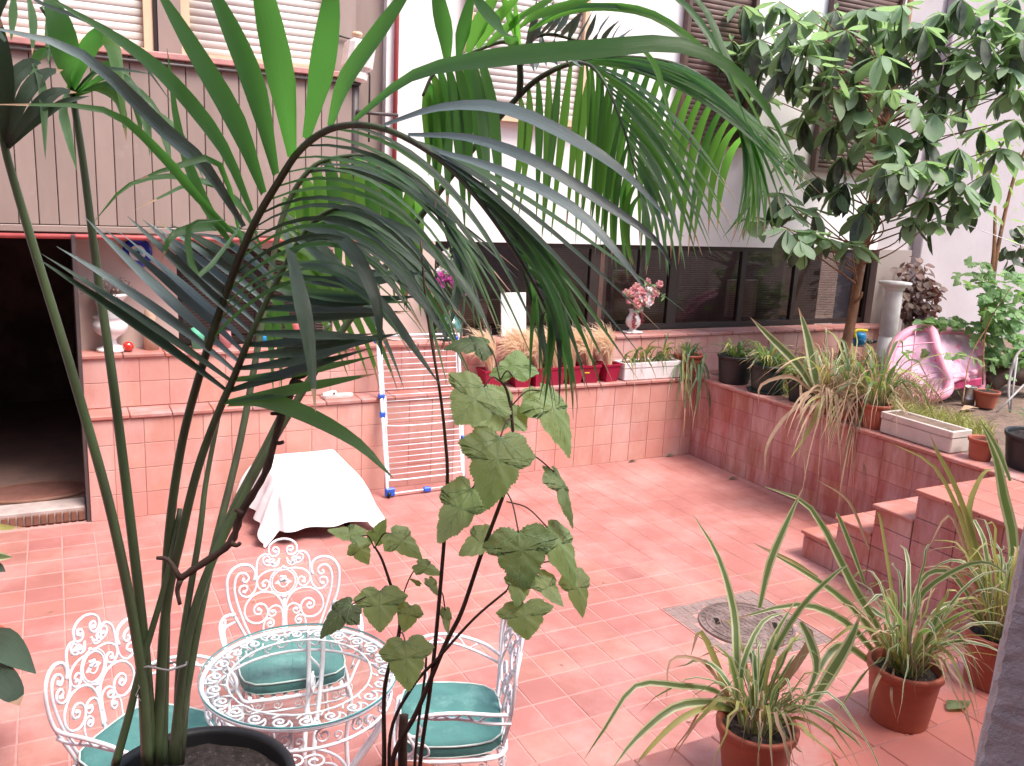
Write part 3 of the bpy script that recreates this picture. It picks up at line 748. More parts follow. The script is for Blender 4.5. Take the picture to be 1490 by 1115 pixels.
tb = empty('garden_table', (.70, 2.845, 0), 'round white scrollwork garden table with glass top between three chairs', 'table')
tc = V(.70, 2.845, 0); RT_ = .335
rim = MB()
rim.tube([tc+V(RT_*cos(a), RT_*sin(a), .700) for a in [2*pi*k/64 for k in range(64)]], .009, 8, closed=True)
rim.tube([tc+V((RT_-.085)*cos(a), (RT_-.085)*sin(a), .698) for a in [2*pi*k/56 for k in range(56)]], .004, 6, closed=True)
rim.build('rim', M['iron'], tb)
sc_ = MB(); NS = 22
for k in range(NS):
    a = 2*pi*k/NS
    rd = V(cos(a), sin(a), 0); tg = V(-sin(a), cos(a), 0); cc = tc+rd*(RT_-.043)+V(0, 0, .70)
    s1 = spiral((-.012, .0), .030, -.3, 1.35, .18, 18); s2 = [(.034, .036), (.03, .02)]
    sc_.tube([cc+tg*u*1.0+rd*v for u, v in s1], .0042, 6)
    sc_.lathe([(.0001, -.006), (.006, -.004), (.007, 0), (.006, .004), (.0001, .006)], 7, Matrix.Translation(cc+tg*s1[-1][0]+rd*s1[-1][1]))
    sc_.tube([cc+tg*u+rd*v for u, v in smooth2([(.018, -.008), (.03, .012), (.026, .034), (.006, .042), (-.016, .036)], 3)], .0036, 5)
    sc_.tube([cc+tg*u+rd*v for u, v in smooth2([(-.04, -.02), (-.02, -.04), (.01, -.042)], 3)], .0034, 5)
sc_.build('rim_scrollwork', M['iron'], tb)
apn = MB()
apn.tube([tc+V((RT_-.012)*cos(a), (RT_-.012)*sin(a), .615) for a in [2*pi*k/56 for k in range(56)]], .006, 6, closed=True)
for k in range(16):
    a0 = 2*pi*k/16
    def cyl(u, v): a = a0+u/RT_; return tc+V((RT_-.012)*cos(a), (RT_-.012)*sin(a), .657+v)
    s_ = [(.055, .03), (.03, .036)]+spiral((-.004, .0), .030, pi/2, 1.35, .2, 18)
    apn.tube([cyl(u, v) for u, v in s_], .004, 6)
    apn.tube([cyl(u, v) for u, v in spiral((.045, -.012), .02, -pi/2, 1.1, .2, 14)], .0035, 5)
apn.build('apron_scrollwork', M['iron'], tb)
for k in range(4):
    a = pi/4+k*pi/2+.35
    rd = V(cos(a), sin(a), 0); tg = V(-sin(a), cos(a), 0); lg = MB()
    for s_ in (-1, 1):
        lg.tube(catmull([tc+rd*(RT_-.02)+tg*.03*s_+V(0, 0, .69), tc+rd*(RT_-.05)+tg*.024*s_+V(0, 0, .5), tc+rd*.17+tg*.018*s_+V(0, 0, .28), tc+rd*.20+tg*.014*s_+V(0, 0, .1), tc+rd*.27+tg*.014*s_+V(0, 0, .012)], 5), .0095, 7)
    lg.tube(catmull([tc+rd*(RT_-.03)+tg*.026+V(0, 0, .6), tc+rd*(RT_-.04)-tg*.026+V(0, 0, .53), tc+rd*(RT_-.08)+tg*.02+V(0, 0, .43), tc+rd*.19-tg*.018+V(0, 0, .34)], 5), .005, 6)
    lg.tube([tc+rd*(RT_-.06-v)+V(0, 0, .52+u) for u, v in spiral((0, .03), .045, 0, 1.5, .2, 22)], .0055, 6)
    lg.build('leg', M['iron'], tb)
lr = MB(); lr.tube([tc+V(.17*cos(a), .17*sin(a), .28) for a in [2*pi*k/40 for k in range(40)]], .006, 6, closed=True)
for k in range(8):
    a0 = 2*pi*k/8
    lr.tube([tc+V(cos(a0), sin(a0), 0)*(.10+v)+V(-sin(a0), cos(a0), 0)*u+V(0, 0, .28) for u, v in spiral((0, 0), .045, 0, 1.4, .2, 20)], .005, 6)
lr.build('lower_ring', M['iron'], tb)
gt = MB(); n_ = 72; rg = RT_+.012
gt.lathe([(.0001, .7175), (rg-.002, .7175)], n_, Matrix.Translation(tc))
gl_ = gt.build('glass_top', M['tglass'], tb)
MB().lathe([(rg-.002, .7178), (rg, .7165), (rg, .711), (rg-.002, .7095)], n_, Matrix.Translation(tc)).build('glass_edge', M['tedge'], gl_)

# ================================================================== COVERED BOX, DRYING RACK
cb = empty('covered_table', (1.55, 6.05, 0), 'low table hidden under a white cloth against the pink wall', 'table')
MB().box((1.30, 5.80, .36), (1.82, 6.40, .40), .006).build('tabletop', M['wood'], cb, smooth=False)
for x in (1.33, 1.76):
    for y in (5.83, 6.34): MB().box((x, y, 0), (x+.04, y+.04, .36), .004).build('leg', M['black'], cb, smooth=False)
def cloth():
    # square sheet over the table, corners falling to the floor
    n = 56; X0, X1, Y0, Y1 = 1.285, 1.835, 5.785, 6.415; zt = .408
    W0 = 1.02; vs = []; fs = []
    cx, cy = (X0+X1)/2, (Y0+Y1)/2
    for i in range(n+1):
        for j in range(n+1):
            u = (i/n-.5)*1.12; v = (j/n-.5)*1.22+(-.02)
            x, y = cx+u, cy+v
            ox = max(0, abs(u)-(X1-X0)/2); oy = max(0, abs(v)-(Y1-Y0)/2)
            drop = math.hypot(ox, oy)
            ang = math.atan2(oy, ox) if drop > 0 else 0
            if drop > 0:
                flare = drop*.42+.02*(1-math.exp(-drop*20))
                fold = .024*sin(10*(u if oy > ox else v)*2.2+.6)*min(1, drop*6)
                if ox > 0 and oy > 0: fold += .035*sin(ang*4)*min(1, drop*5)
                px_ = (X1-X0)/2*(1 if u > 0 else -1)+(flare+fold)*cos(ang)*(1 if u > 0 else -1) if ox > 0 else u+ (fold*.25)
                py_ = (Y1-Y0)/2*(1 if v > 0 else -1)+(flare+fold)*sin(ang)*(1 if v > 0 else -1) if oy > 0 else v+fold*.25
                z = zt-drop*.97
                if z < .008:
                    z = .008+.006*abs(sin(40*u+30*v))
                y_ = cy+py_
                vs.append(V(cx+px_, min(y_, YW-.025), max(z, .008)))
            else: vs.append(V(x, y, zt+.0025*sin(u*17)*cos(v*13)))
    for i in range(n):
        for j in range(n): a = i*(n+1)+j; fs.append((a, a+n+1, a+n+2, a+1))
    m = MB(); m.add(vs, fs); return m
tag(cloth().build('tablecloth', M['cloth']), 'white cloth draped over the low table, corners touching the floor', 'tablecloth')

rk = empty('drying_rack', (2.6, 6.4, 0), 'folded white wire drying rack with blue corners leaning on the pink wall', 'drying rack')
A = [V(2.245, 6.30, .03), V(2.925, 6.32, .03)]; B = [V(2.245, 6.60, 1.25), V(2.94, 6.60, 1.25)]
def rp_(u, t): return (A[0].lerp(A[1], u)).lerp(B[0].lerp(B[1], u), t)
fr_ = MB(); 
fr_.tube([rp_(0, 1.0), rp_(0, 0), rp_(1, 0), rp_(1, 1.0), rp_(0, 1)], .0145, 8); fr_.build('outer_frame', M['rackwhite'], rk)
inn = MB()
for t0, t1 in ((.08, .40), (.46, .965)): pass
inn.tube(catmull([rp_(.035, .94), rp_(.035, .5), rp_(.035, .12), rp_(.06, .085), rp_(.5, .08), rp_(.94, .085), rp_(.965, .12), rp_(.965, .5), rp_(.965, .94)], 4), .006, 6)
inn.tube(catmull([rp_(.05, .62), rp_(.05, .46), rp_(.075, .43), rp_(.5, .42), rp_(.925, .43), rp_(.95, .46), rp_(.95, .62)], 4), .006, 6)
inn.build('inner_frame', M['rackwhite'], rk)
wme = MB().tube([(0, 0, 0), (1, 0, 0)], .0042, 6).mesh('wire', M['rackwhite'])
for k, t in enumerate([.12+.036*i for i in range(8)]+[.47+.0385*i for i in range(12)]+[.975]):
    a, b = rp_(.035, t)+V(0, -.004, 0), rp_(.965, t)+V(0, -.004, 0); d = b-a
    inst('wire', wme, rk, mtx=Matrix.Translation(a) @ d.to_track_quat('X', 'Z').to_matrix().to_4x4() @ Matrix.Diagonal((d.length, 1, 1, 1)))
for u, t, sx, sz_ in ((0, .0, .055, .05), (1, .0, .06, .05), (.5, 0, .045, .02), (0, .50, .03, .03), (0, .62, .035, .02), (1, .30, .02, .035), (0, .97, .045, .02), (.97, .97, .03, .02)):
    c_ = rp_(u, t)
    MB().box((-sx/1.4, -.018, -.018), (sx/1.4, .018, sz_), .007, Matrix.Translation(c_+V(.02 if u == 0 and t == 0 else (-.02 if t == 0 and u == 1 else 0), 0, 0))).build('blue_joint', M['blue'], rk, smooth=False)
for u in (0.01,): MB().lathe([(.0001, -.012), (.024, -.012), (.028, 0), (.024, .012), (.0001, .012)], 16, Matrix.Translation(rp_(u, 0)+V(0, -.01, -.002)) @ Matrix.Rotation(pi/2, 4, 'Y')).build('wheel', M['black'], rk)

# ================================================================== POTS
def pot_mesh(parent, c, rt, rb, h, m, rimh=.028, rimw=.008, soil=.03, ridges=0, tray=False):
    mt = Matrix.Translation(c)
    prof = [(.0001, .0), (rb, 0), (rb+(rt-rb)*.02, .004)]
    for k in range(1, 9): prof.append((rb+(rt-rb)*k/9, (h-rimh)*k/9))
    prof += [(rt, h-rimh), (rt+rimw, h-rimh+.002), (rt+rimw+.002, h-.008), (rt+rimw, h-.001), (rt+rimw*.4, h), (rt-.004, h-.002), (rt-.007, h-.012), (rt-.012, h-soil-.01)]
    p = MB().lathe(prof, 40, mt); po = p.build('pot', M[m], parent)
    n = 34; vs = []; fs = []; rr = random.Random(int(c[0]*1000)); R0 = rt-.010
    vs.append(V(0, 0, h-soil+.012)); 
    for i in range(1, 9):
        for k in range(n): a = 2*pi*k/n; r_ = R0*i/8; vs.append(V(r_*cos(a), r_*sin(a), h-soil+.012*(1-i/8)+rr.uniform(-.004, .004)))
    fs = [(0, 1+k, 1+(k+1) % n) for k in range(n)]
    for i in range(7):
        for k in range(n): a = 1+i*n+k; b = 1+i*n+(k+1) % n; fs.append((a, a+n, b+n, b))
    MB().add([mt @ v for v in vs], fs).build('soil', M['soil'], parent)
    if tray: MB().lathe([(.0001, .001), (rb+.03, .001), (rb+.045, .02), (rb+.038, .02), (rb+.028, .006)], 32, mt).build('saucer', M[m], parent)
    return po
def bez3(a, b, c, n=9): return [a*(1-t)**2+b*2*t*(1-t)+c*t*t for t in [i/n for i in range(n+1)]]
def wprof(w_, n, base=.55, tip=.04, peak=.35):
    out = []
    for i in range(n):
        t = i/(n-1)
        out.append(w_/2*max(tip, (base+(1-base)*min(1, t/peak)) if t < peak else (1-((t-peak)/(1-peak))**1.8)))
    return out
def vblade(parent, pts, w_, m, name='leaf_blade', edge=True, nrm=None):
    "strap leaf; variegated ones carry cream margins"
    n = len(pts); nn = nrm or (CAM-pts[n//2]).normalized()
    b = MB(); hw = wprof(w_, n)
    if edge:
        vs = []; fs = []
        for i in range(n):
            t = (pts[min(i+1, n-1)]-pts[max(i-1, 0)]).normalized(); s_ = t.cross(nn); s_ = s_.normalized() if s_.length > 1e-4 else t.orthogonal().normalized()
            up_ = s_.cross(t)
            for q, dz in ((-1, .0), (-.55, -.10), (0, -.28), (.55, -.10), (1, 0)): vs.append(pts[i]+s_*hw[i]*q+up_*hw[i]*dz)
        b.v = [tuple(v) for v in vs]
        for i in range(n-1):
            for k in range(4):
                a = i*5+k; b.f.append((a, a+1, a+6, a+5)); b.m.append(2 if i >= n-2 and n % 2 == 0 else (1 if k in (0, 3) else 0))
        return b.build(name, [M[m], M['blade_v'], M['straw']], parent)
    b.strip(pts, hw, nn, .3)
    if R.random() < .5:
        for q in range(1, 5): b.m[-q] = 1
    return b.build(name, [M[m], M['straw']], parent)
def grass_plant(name, label, cat, c, rt, rb, h, pm, n, L, wd, seed, group=None, mats=(('blade_g', 5), ('blade_y', 2), ('straw', 2)), spread=1.0, droop=1.0, soil=.03, keys=(), tray=False, edge=True, up=1.0):
    rr = random.Random(seed)
    o = empty(name, c, label, cat, group); c = Vector(c)
    pot_mesh(o, c, rt, rb, h, pm, soil=soil, tray=tray)
    pool = [m for m, k in mats for _ in range(k)]
    for k in range(n):
        a = rr.uniform(0, 2*pi); r0 = rt*.45*math.sqrt(rr.random()); m = rr.choice(pool)
        Lk = L*rr.uniform(.5, 1.1)*(.8 if m == 'straw' else 1)
        out = rr.uniform(.25, 1.0)*spread*Lk; zz = Lk*up*rr.uniform(.6, 1.0); d = rr.uniform(.0, 1.0)*droop*(1.6 if m == 'straw' else 1)*out
        p0 = c+V(r0*cos(a), r0*sin(a), h-soil+.005); dr = V(cos(a+rr.uniform(-.3, .3)), sin(a+rr.uniform(-.3, .3)), 0)
        p1 = p0+dr*out*.35+V(0, 0, zz); p2 = p0+dr*out+V(0, 0, zz*.85-d)
        p2.z = max(p2.z, c.z+.01 if (p2.x < 99) else p2.z)
        pts = bez3(p0, p1, p2, 9)
        mid = pts[5]; pts = [q+V(rr.uniform(-1, 1), rr.uniform(-1, 1), rr.uniform(-1, 1))*.006 if 0 < i < 9 else q for i, q in enumerate(pts)]
        vblade(o, pts, wd*rr.choice((.4, .55, .8, 1.1, 1.5))*rr.uniform(.8, 1.2)*(.5 if m == 'straw' else 1), m, edge=(m == 'blade_g' and edge), nrm=V(-dr.x*.5, -dr.y*.5, 1)+V(rr.uniform(-.6, .6), rr.uniform(-.6, .6), 0))
    for (pp, w_, m) in keys:
        pts = catmull([at(*q) for q in pp], max(3, int(10/(len(pp)-1))))
        vblade(o, pts, w_, m, edge=(m == 'blade_g'))
    return o
PZ = TZ+.001
D0, D1, D2 = 2.62, 3.0, 3.2
k0 = [([(1077, 1030, D0), (1072, 960, D0), (1068, 890, D0+.05), (1045, 810, D0+.1), (1008, 748, D0+.15)], .026, 'blade_g'),
      ([(1085, 1030, D0), (1105, 990, D0), (1125, 930, D0+.02), (1160, 870, D0+.04)], .024, 'blade_g'),
      ([(1095, 1030, D0), (1120, 960, D0-.05), (1165, 885, D0-.1), (1215, 835, D0-.12), (1235, 822, D0-.12)], .018, 'blade_g'),
      ([(1070, 1030, D0), (1040, 1005, D0), (990, 998, D0-.05), (925, 998, D0-.1), (880, 1060, D0-.15), (850, 1105, D0-.15)], .020, 'blade_g'),
      ([(1072, 1035, D0), (1035, 1022, D0-.05), (980, 1030, D0-.1), (925, 1075, D0-.15), (890, 1120, D0-.2)], .026, 'blade_g'),
      ([(1070, 1035, D0), (1030, 1030, D0-.08), (985, 1050, D0-.12), (940, 1095, D0-.15), (925, 1115, D0-.15)], .018, 'blade_y'),
      ([(1065, 1030, D0), (1035, 975, D0), (1010, 958, D0), (975, 962, D0-.02), (970, 1020, D0-.05)], .012, 'straw'),
      ([(1090, 1030, D0), (1130, 1025, D0-.05), (1180, 1035, D0-.1), (1235, 1070, D0-.12), (1255, 1090, D0-.12)], .014, 'blade_g'),
      ([(1095, 1035, D0), (1140, 990, D0-.05), (1180, 930, D0-.1), (1165, 905, D0-.1)], .026, 'straw'),
      ([(1165, 905, D0-.1), (1180, 935, D0-.12), (1188, 975, D0-.14), (1165, 1030, D0-.15)], .028, 'blade_g'),
      ([(1062, 1030, D0), (1050, 985, D0), (1020, 920, D0), (1005, 955, D0)], .02, 'blade_y'),
      ([(1080, 1030, D0), (1080, 970, D0-.05), (1110, 905, D0), (1150, 890, D0+.05)], .018, 'blade_g'),
      ([(1085, 1040, D0-.06), (1130, 1060, D0-.12), (1160, 1090, D0-.14), (1168, 1095, D0-.14)], .008, 'straw')]
k1 = [([(1300, 965, D1), (1270, 900, D1), (1240, 850, D1), (1180, 740, D1), (1112, 708, D1)], .032, 'blade_g'),
      ([(1105, 885, D1-.2), (1120, 820, D1-.2), (1145, 760, D1-.2), (1168, 710, D1-.2)], .026, 'blade_g'),
      ([(1290, 965, D1), (1255, 900, D1-.05), (1190, 845, D1-.1), (1095, 790, D1-.1)], .026, 'blade_g'),
      ([(1285, 965, D1), (1230, 905, D1-.1), (1160, 880, D1-.15), (1055, 905, D1-.15)], .026, 'blade_g'),
      ([(1178, 1030, D1-.25), (1205, 985, D1-.25), (1235, 935, D1-.25), (1253, 892, D1-.25)], .040, 'blade_g'),
      ([(1275, 970, D1-.05), (1230, 940, D1-.1), (1200, 960, D1-.15), (1160, 1045, D1-.2)], .030, 'blade_g'),
      ([(1295, 965, D1), (1290, 900, D1), (1285, 850, D1)], .022, 'blade_y'),
      ([(1302, 965, D1), (1300, 880, D1), (1282, 760, D1+.05), (1275, 745, D1+.05)], .012, 'blade_y'),
      ([(1310, 965, D1), (1330, 900, D1), (1345, 860, D1-.05), (1400, 825, D1-.1), (1440, 820, D1-.15), (1475, 845, D1-.2)], .020, 'blade_g'),
      ([(1258, 850, D1), (1240, 800, D1), (1222, 755, D1), (1215, 745, D1)], .018, 'blade_g'),
      ([(1315, 968, D1), (1322, 930, D1-.04), (1320, 905, D1-.06), (1316, 960, D1-.08)], .016, 'blade_g'),
      ([(1300, 935, D1-.05), (1325, 960, D1-.12), (1352, 984, D1-.15)], .014, 'blade_g'),
      ([(1300, 950, D1-.1), (1272, 1000, D1-.2), (1264, 1045, D1-.2)], .012, 'straw'),
      ([(1303, 955, D1-.1), (1297, 1010, D1-.2), (1304, 1046, D1-.2)], .009, 'straw'),
      ([(1305, 960, D1), (1330, 900, D1-.05), (1370, 905, D1-.1), (1340, 950, D1-.12)], .014, 'straw'),
      ([(1265, 800, D1), (1235, 730, D1), (1188, 698, D1)], .010, 'straw'),
      ([(1190, 840, D1-.1), (1150, 815, D1-.1), (1095, 790, D1-.1)], .010, 'blade_y')]
k2 = [([(1440, 925, D2), (1425, 850, D2), (1400, 760, D2), (1360, 680, D2), (1297, 645, D2)], .018, 'blade_y'),
      ([(1445, 925, D2), (1430, 830, D2), (1395, 720, D2), (1365, 660, D2), (1353, 632, D2)], .020, 'blade_y'),
      ([(1460, 920, D2), (1475, 800, D2), (1460, 720, D2), (1450, 670, D2), (1430, 622, D2)], .040, 'blade_g'),
      ([(1470, 700, D2-.05), (1450, 650, D2-.05), (1425, 610, D2-.05)], .02, 'blade_g'),
      ([(1440, 920, D2), (1400, 880, D2-.05), (1360, 890, D2-.1), (1320, 960, D2-.1)], .018, 'blade_g'),
      ([(1442, 925, D2), (1390, 840, D2-.05), (1350, 835, D2), (1330, 870, D2), (1325, 900, D2)], .022, 'blade_g'),
      ([(1445, 925, D2), (1420, 800, D2), (1410, 740, D2), (1430, 690, D2), (1447, 683, D2)], .022, 'blade_y'),
      ([(1437, 925, D2), (1400, 940, D2-.06), (1360, 955, D2-.1), (1330, 962, D2-.15)], .012, 'straw'),
      ([(1440, 925, D2), (1405, 800, D2), (1380, 750, D2), (1350, 800, D2)], .014, 'straw'),
      ([(1465, 925, D2-.05), (1480, 860, D2-.05), (1478, 800, D2-.05)], .022, 'blade_g')]
GP = 'potted striped grasses standing on the terrace'
grass_plant('potted_grass', 'sparse potted striped grass at the bottom edge, nearest of three terrace pots', 'potted plant', (1.73, 1.665, PZ), .108, .082, .19, 'terra_pot', 90, .40, .013, 11, GP, keys=k0, soil=.025, droop=1.3, mats=(('blade_g', 6), ('blade_y', 3), ('straw', 5)))
grass_plant('potted_grass', 'middle potted striped grass on the terrace corner, long blades leaning left', 'potted plant', (2.413, 1.713, PZ), .112, .092, .20, 'terra_pot', 110, .46, .014, 12, GP, keys=k1, soil=.035, droop=1.2, mats=(('blade_g', 6), ('blade_y', 3), ('straw', 5)))
grass_plant('potted_grass', 'tallest potted striped grass, beside the grey rendered pillar at right', 'potted plant', (2.93, 1.73, PZ), .112, .095, .20, 'terra_pot', 150, .56, .013, 13, GP, keys=k2, soil=.03, spread=.7,
            mats=(('blade_g', 5), ('blade_y', 5), ('straw', 5)), up=1.0)

# fallen leaf on the terrace
dl = MB(); c_ = on_z(1394, 1028, TZ+.006)
pts = [c_+V(-.055, .0, .004), c_+V(-.02, .004, .012), c_+V(.02, .0, .004), c_+V(.055, -.005, .010)]
dl.strip(pts, [.004, .028, .024, .003], V(0, 0, 1), -.3)
tag(dl.build('fallen_leaf', M['mleaf_sick']), 'curled green and brown leaf fallen on the terrace tiles', 'leaf')
# tiny fallen leaves in the yard
for x, y, lab in ((976, 664, 'small dark leaf lying by the base of the pink wall near the corner'), (922, 672, 'small dry leaf left of the corner leaf on the yard floor'),
                  (1068, 697, 'small green leaf on the floor near the red planter wall')):
    c_ = on_z(x, y, .006); b = MB(); b.strip([c_+V(-.06, 0, .002), c_+V(0, .01, .012), c_+V(.05, 0, .003)], [.004, .02, .003], V(0, 0, 1), -.3)
    tag(b.build('fallen_leaf', M['tleaf_dark']), lab, 'leaf')

lt = MB()
for k in range(70):
    x_, y_ = R.uniform(-.6, 5.2), R.uniform(2.2, 6.4); 
    if x_ > 4.5 and y_ < 4.3: continue
    a_ = R.uniform(0, pi); d_ = V(cos(a_), sin(a_), 0)*R.uniform(.004, .018); c_ = V(x_, y_, .003)
    lt.strip([c_-d_, c_+V(0, 0, .004), c_+d_], [.001, R.uniform(.002, .006), .001], V(0, 0, 1), -.3)
tag(lt.build('leaf_litter', M['straw'], kind='stuff'), 'small dry bits scattered over the floor tiles', 'litter')
# rough grey pillar at the right edge
pl = MB(); rr = random.Random(5)
e0, e1 = at(1426, 1125, 1.45), at(1492, 805, 1.45)
d_ = (e1-e0); n = 26; vs = []; fs = []
for i in range(-22, n+14):
    t = i/n; c_ = e0+d_*t
    j = lambda s=.004: rr.uniform(-s, s)
    for q in (V(0, 0, 0)+V(.010, .004, 0)*0, V(.004, -.02, 0), V(.05, -.17, 0), V(.09, -.2, 0), V(.5, -.1, 0), V(.5, .30, 0), V(.02, .02, 0)):
        vs.append(c_+q+V(j(.0022), j(.0022), 0))
for i in range(n+35):
    for k in range(7): a = i*7+k; b = i*7+(k+1) % 7; fs.append((a, b, b+7, a+7))
tag(pl.add(vs, fs).build('pillar', M['grey_concrete'], smooth=False), 'rough grey rendered pillar with chipped edge at the right edge of the terrace', 'pillar')

# pots on the planter wall and the ledge
WZ = TZ+.014
grass_plant('potted_grass', 'dry drooping grass in terracotta pot, upright striped leaf, on the planter wall', 'potted plant', (5.535, 4.99, WZ), .10, .075, .18, 'terra_pot', 80, .72, .018, 21, 'dry grasses in terracotta pots on the planter wall',
            mats=(('straw', 5), ('blade_y', 2), ('blade_g', 2)), spread=1.0, droop=1.3, edge=True,
            keys=[([(1192, 575, 7.1), (1185, 540, 7.1), (1175, 490, 7.1), (1162, 448, 7.1)], .085, 'blade_g'), ([(1185, 570, 7.1), (1160, 530, 7.1), (1120, 490, 7.1), (1092, 462, 7.1)], .07, 'blade_g'),
                  ([(1182, 570, 7.0), (1150, 548, 6.9), (1108, 560, 6.9), (1104, 588, 6.9)], .03, 'straw'), ([(1180, 575, 7.0), (1140, 610, 6.9), (1116, 650, 6.85), (1113, 690, 6.85)], .03, 'straw'),
                  ([(1195, 580, 7.0), (1180, 620, 6.9), (1150, 668, 6.85)], .04, 'blade_y'), ([(1165, 560, 7), (1168, 620, 6.9), (1172, 700, 6.85)], .03, 'straw')])
grass_plant('potted_grass', 'dry tangled grass in terracotta pot, second from the stone trough', 'potted plant', (5.54, 4.76, WZ), .095, .075, .17, 'terra_pot', 95, .72, .016, 22, 'dry grasses in terracotta pots on the planter wall',
            mats=(('straw', 5), ('blade_y', 2), ('blade_g', 3)), spread=1.1, droop=1.5, edge=False)
grass_plant('potted_grass', 'dry tangled grass in terracotta pot right beside the stone trough', 'potted plant', (5.54, 4.52, WZ), .105, .085, .19, 'terra_pot', 110, .75, .016, 23, 'dry grasses in terracotta pots on the planter wall',
            mats=(('straw', 5), ('blade_y', 2), ('blade_g', 3)), spread=1.1, droop=1.3, edge=False)
# long dry blades hanging from the two middle pots over the wall face
for o_, px0, cnt in (([o for o in COL.objects if o.get('label', '').startswith('dry tangled grass in terracotta pot, second')][0], 1212, 34), ([o for o in COL.objects if o.get('label', '').startswith('dry tangled grass in terracotta pot right')][0], 1262, 34)):
    rz = random.Random(px0)
    for k in range(cnt):
        x0 = px0+rz.uniform(-14, 14); dx = rz.uniform(-75, 60); dy = rz.uniform(-10, 130)*(1 if rz.random() < .6 else .3)
        P0 = at(x0, 590+(px0-1212)*.3, 6.95); P1 = at(x0+dx*.5, 560-rz.uniform(5, 45)+(px0-1212)*.25, 6.8); P2 = at(x0+dx, 600+dy+(px0-1212)*.3, 6.68)
        vblade(o_, bez3(P0, P1, P2, 9), rz.uniform(.010, .024), rz.choice(['straw', 'straw', 'straw', 'blade_y']), edge=False)
# stone trough
tg_ = empty('trough', (5.58, 4.07, WZ), 'long pale stone trough filled with earth on the planter wall', 'trough')
def trough(parent, x0, x1, y0, y1, z0, h, m, wall=.018):
    b = MB(); b.box((x0, y0, z0), (x1, y1, z0+h-.05), .008)
    for q in (((x0-.004, y0-.004, z0+h-.049), (x1+.004, y0+wall, z0+h)), ((x0-.004, y1-wall, z0+h-.049), (x1+.004, y1+.004, z0+h)), ((x0-.004, y0+wall+.001, z0+h-.049), (x0+wall, y1-wall-.001, z0+h)), ((x1-wall, y0+wall+.001, z0+h-.049), (x1+.004, y1-wall-.001, z0+h))): b.box(q[0], q[1], .004)
    b.build('box', M[m], parent, smooth=False)
    MB().box((x0+wall, y0+wall, z0+h-.049), (x1-wall, y1-wall, z0+h-.007)).build('soil', M['earth'], parent, smooth=False)
trough(tg_, 5.46, 5.66, 3.80, 4.40, WZ, .16, 'trough')
grass_plant('small_pot', 'small terracotta pot with a few dry sprouts between trough and black tub', 'potted plant', (5.57, 3.65, WZ), .082, .068, .15, 'terra_pot', 8, .08, .006, 24, mats=(('straw', 2), ('blade_g', 1)), edge=False)
grass_plant('tub_plant', 'large black tub with spiky grey green plant at the right end of the planter wall', 'potted plant', (5.78, 3.36, WZ-.02), .23, .20, .25, 'black_pot', 60, .34, .016, 25, mats=(('blade_g', 6), ('straw', 1)), droop=.2, spread=.9, edge=False, soil=.03)
# foliage pots near the corner
def ivy_pot(name, label, c, rt, rb, h, pm, seed, n=60, L=.3, w_=.02, tray=False, group=None):
    grass_plant(name, label, 'potted plant', c, rt, rb, h, pm, n, L, w_, seed, group=group, mats=(('blade_g', 7), ('blade_y', 1)), droop=1.0, spread=.95, edge=False, tray=tray, soil=.02, up=.7)
ivy_pot('potted_plant', 'terracotta pot with drooping strap leaves in the corner of the ledge', (5.40, 6.63, TZ-.004), .13, .095, .21, 'terra_pot', 31, 26, .3, .02)
ivy_pot('potted_plant', 'black pot with pale green strap leaves, first round the corner', (5.57, 6.16, WZ), .16, .135, .26, 'black_pot', 32, 46, .34, .030)
ivy_pot('potted_plant', 'dark green pot on a saucer overgrown with narrow leaves', (5.60, 5.76, WZ), .155, .13, .25, 'green_pot', 33, 110, .40, .018, True)
ivy_pot('potted_plant', 'dark pot hidden by green leaves, left of the dry grasses', (5.64, 5.38, WZ), .12, .10, .18, 'green_pot', 34, 90, .42, .020)
# hanging strap leaves at the corner
hg = empty('trailing_plant', on_y(1010, 560, YW-.06), 'green strap leaves trailing from the corner pot down the pink wall', 'plant')
rr = random.Random(41)
for k in range(20):
    x0 = rr.uniform(985, 1030); y0 = rr.uniform(500, 545); d0 = 8.45
    x1 = x0+rr.uniform(-28, 22); y1 = y0+rr.uniform(40, 110); 
    pts = bez3(at(x0, y0, d0), at((x0+x1)/2+rr.uniform(-12, 12), y0-rr.uniform(5, 22), d0-.15), at(x1, y1, d0-.22), 9)
    vblade(hg, pts, rr.uniform(.014, .026), rr.choice(['blade_g', 'blade_g', 'blade_y']), edge=False)

# white trough on the ledge with straggly leaves
wt = empty('trough', (4.95, 6.63, TZ), 'white trough with straggly green leaves on the ledge beside the corner pot', 'trough')
trough(wt, 4.60, 5.24, YW+.015, YW+.185, TZ-.004, .165, 'trough_white', .012)
for k in range(46):
    a = rr.uniform(0, 2*pi); x0 = rr.uniform(4.62, 5.22); p0 = V(x0, YW+rr.uniform(.04, .16), TZ+.13)
    Lk = rr.uniform(.12, .34); dr = V(rr.uniform(-.6, .6), rr.uniform(-1, .1), 0)
    vblade(wt, bez3(p0, p0+dr*Lk*.3+V(0, 0, Lk*.9), p0+dr*Lk+V(0, 0, rr.uniform(-.7, .9)*Lk), 7), rr.uniform(.012, .022), rr.choice(['blade_g', 'blade_g', 'blade_y']), edge=False)

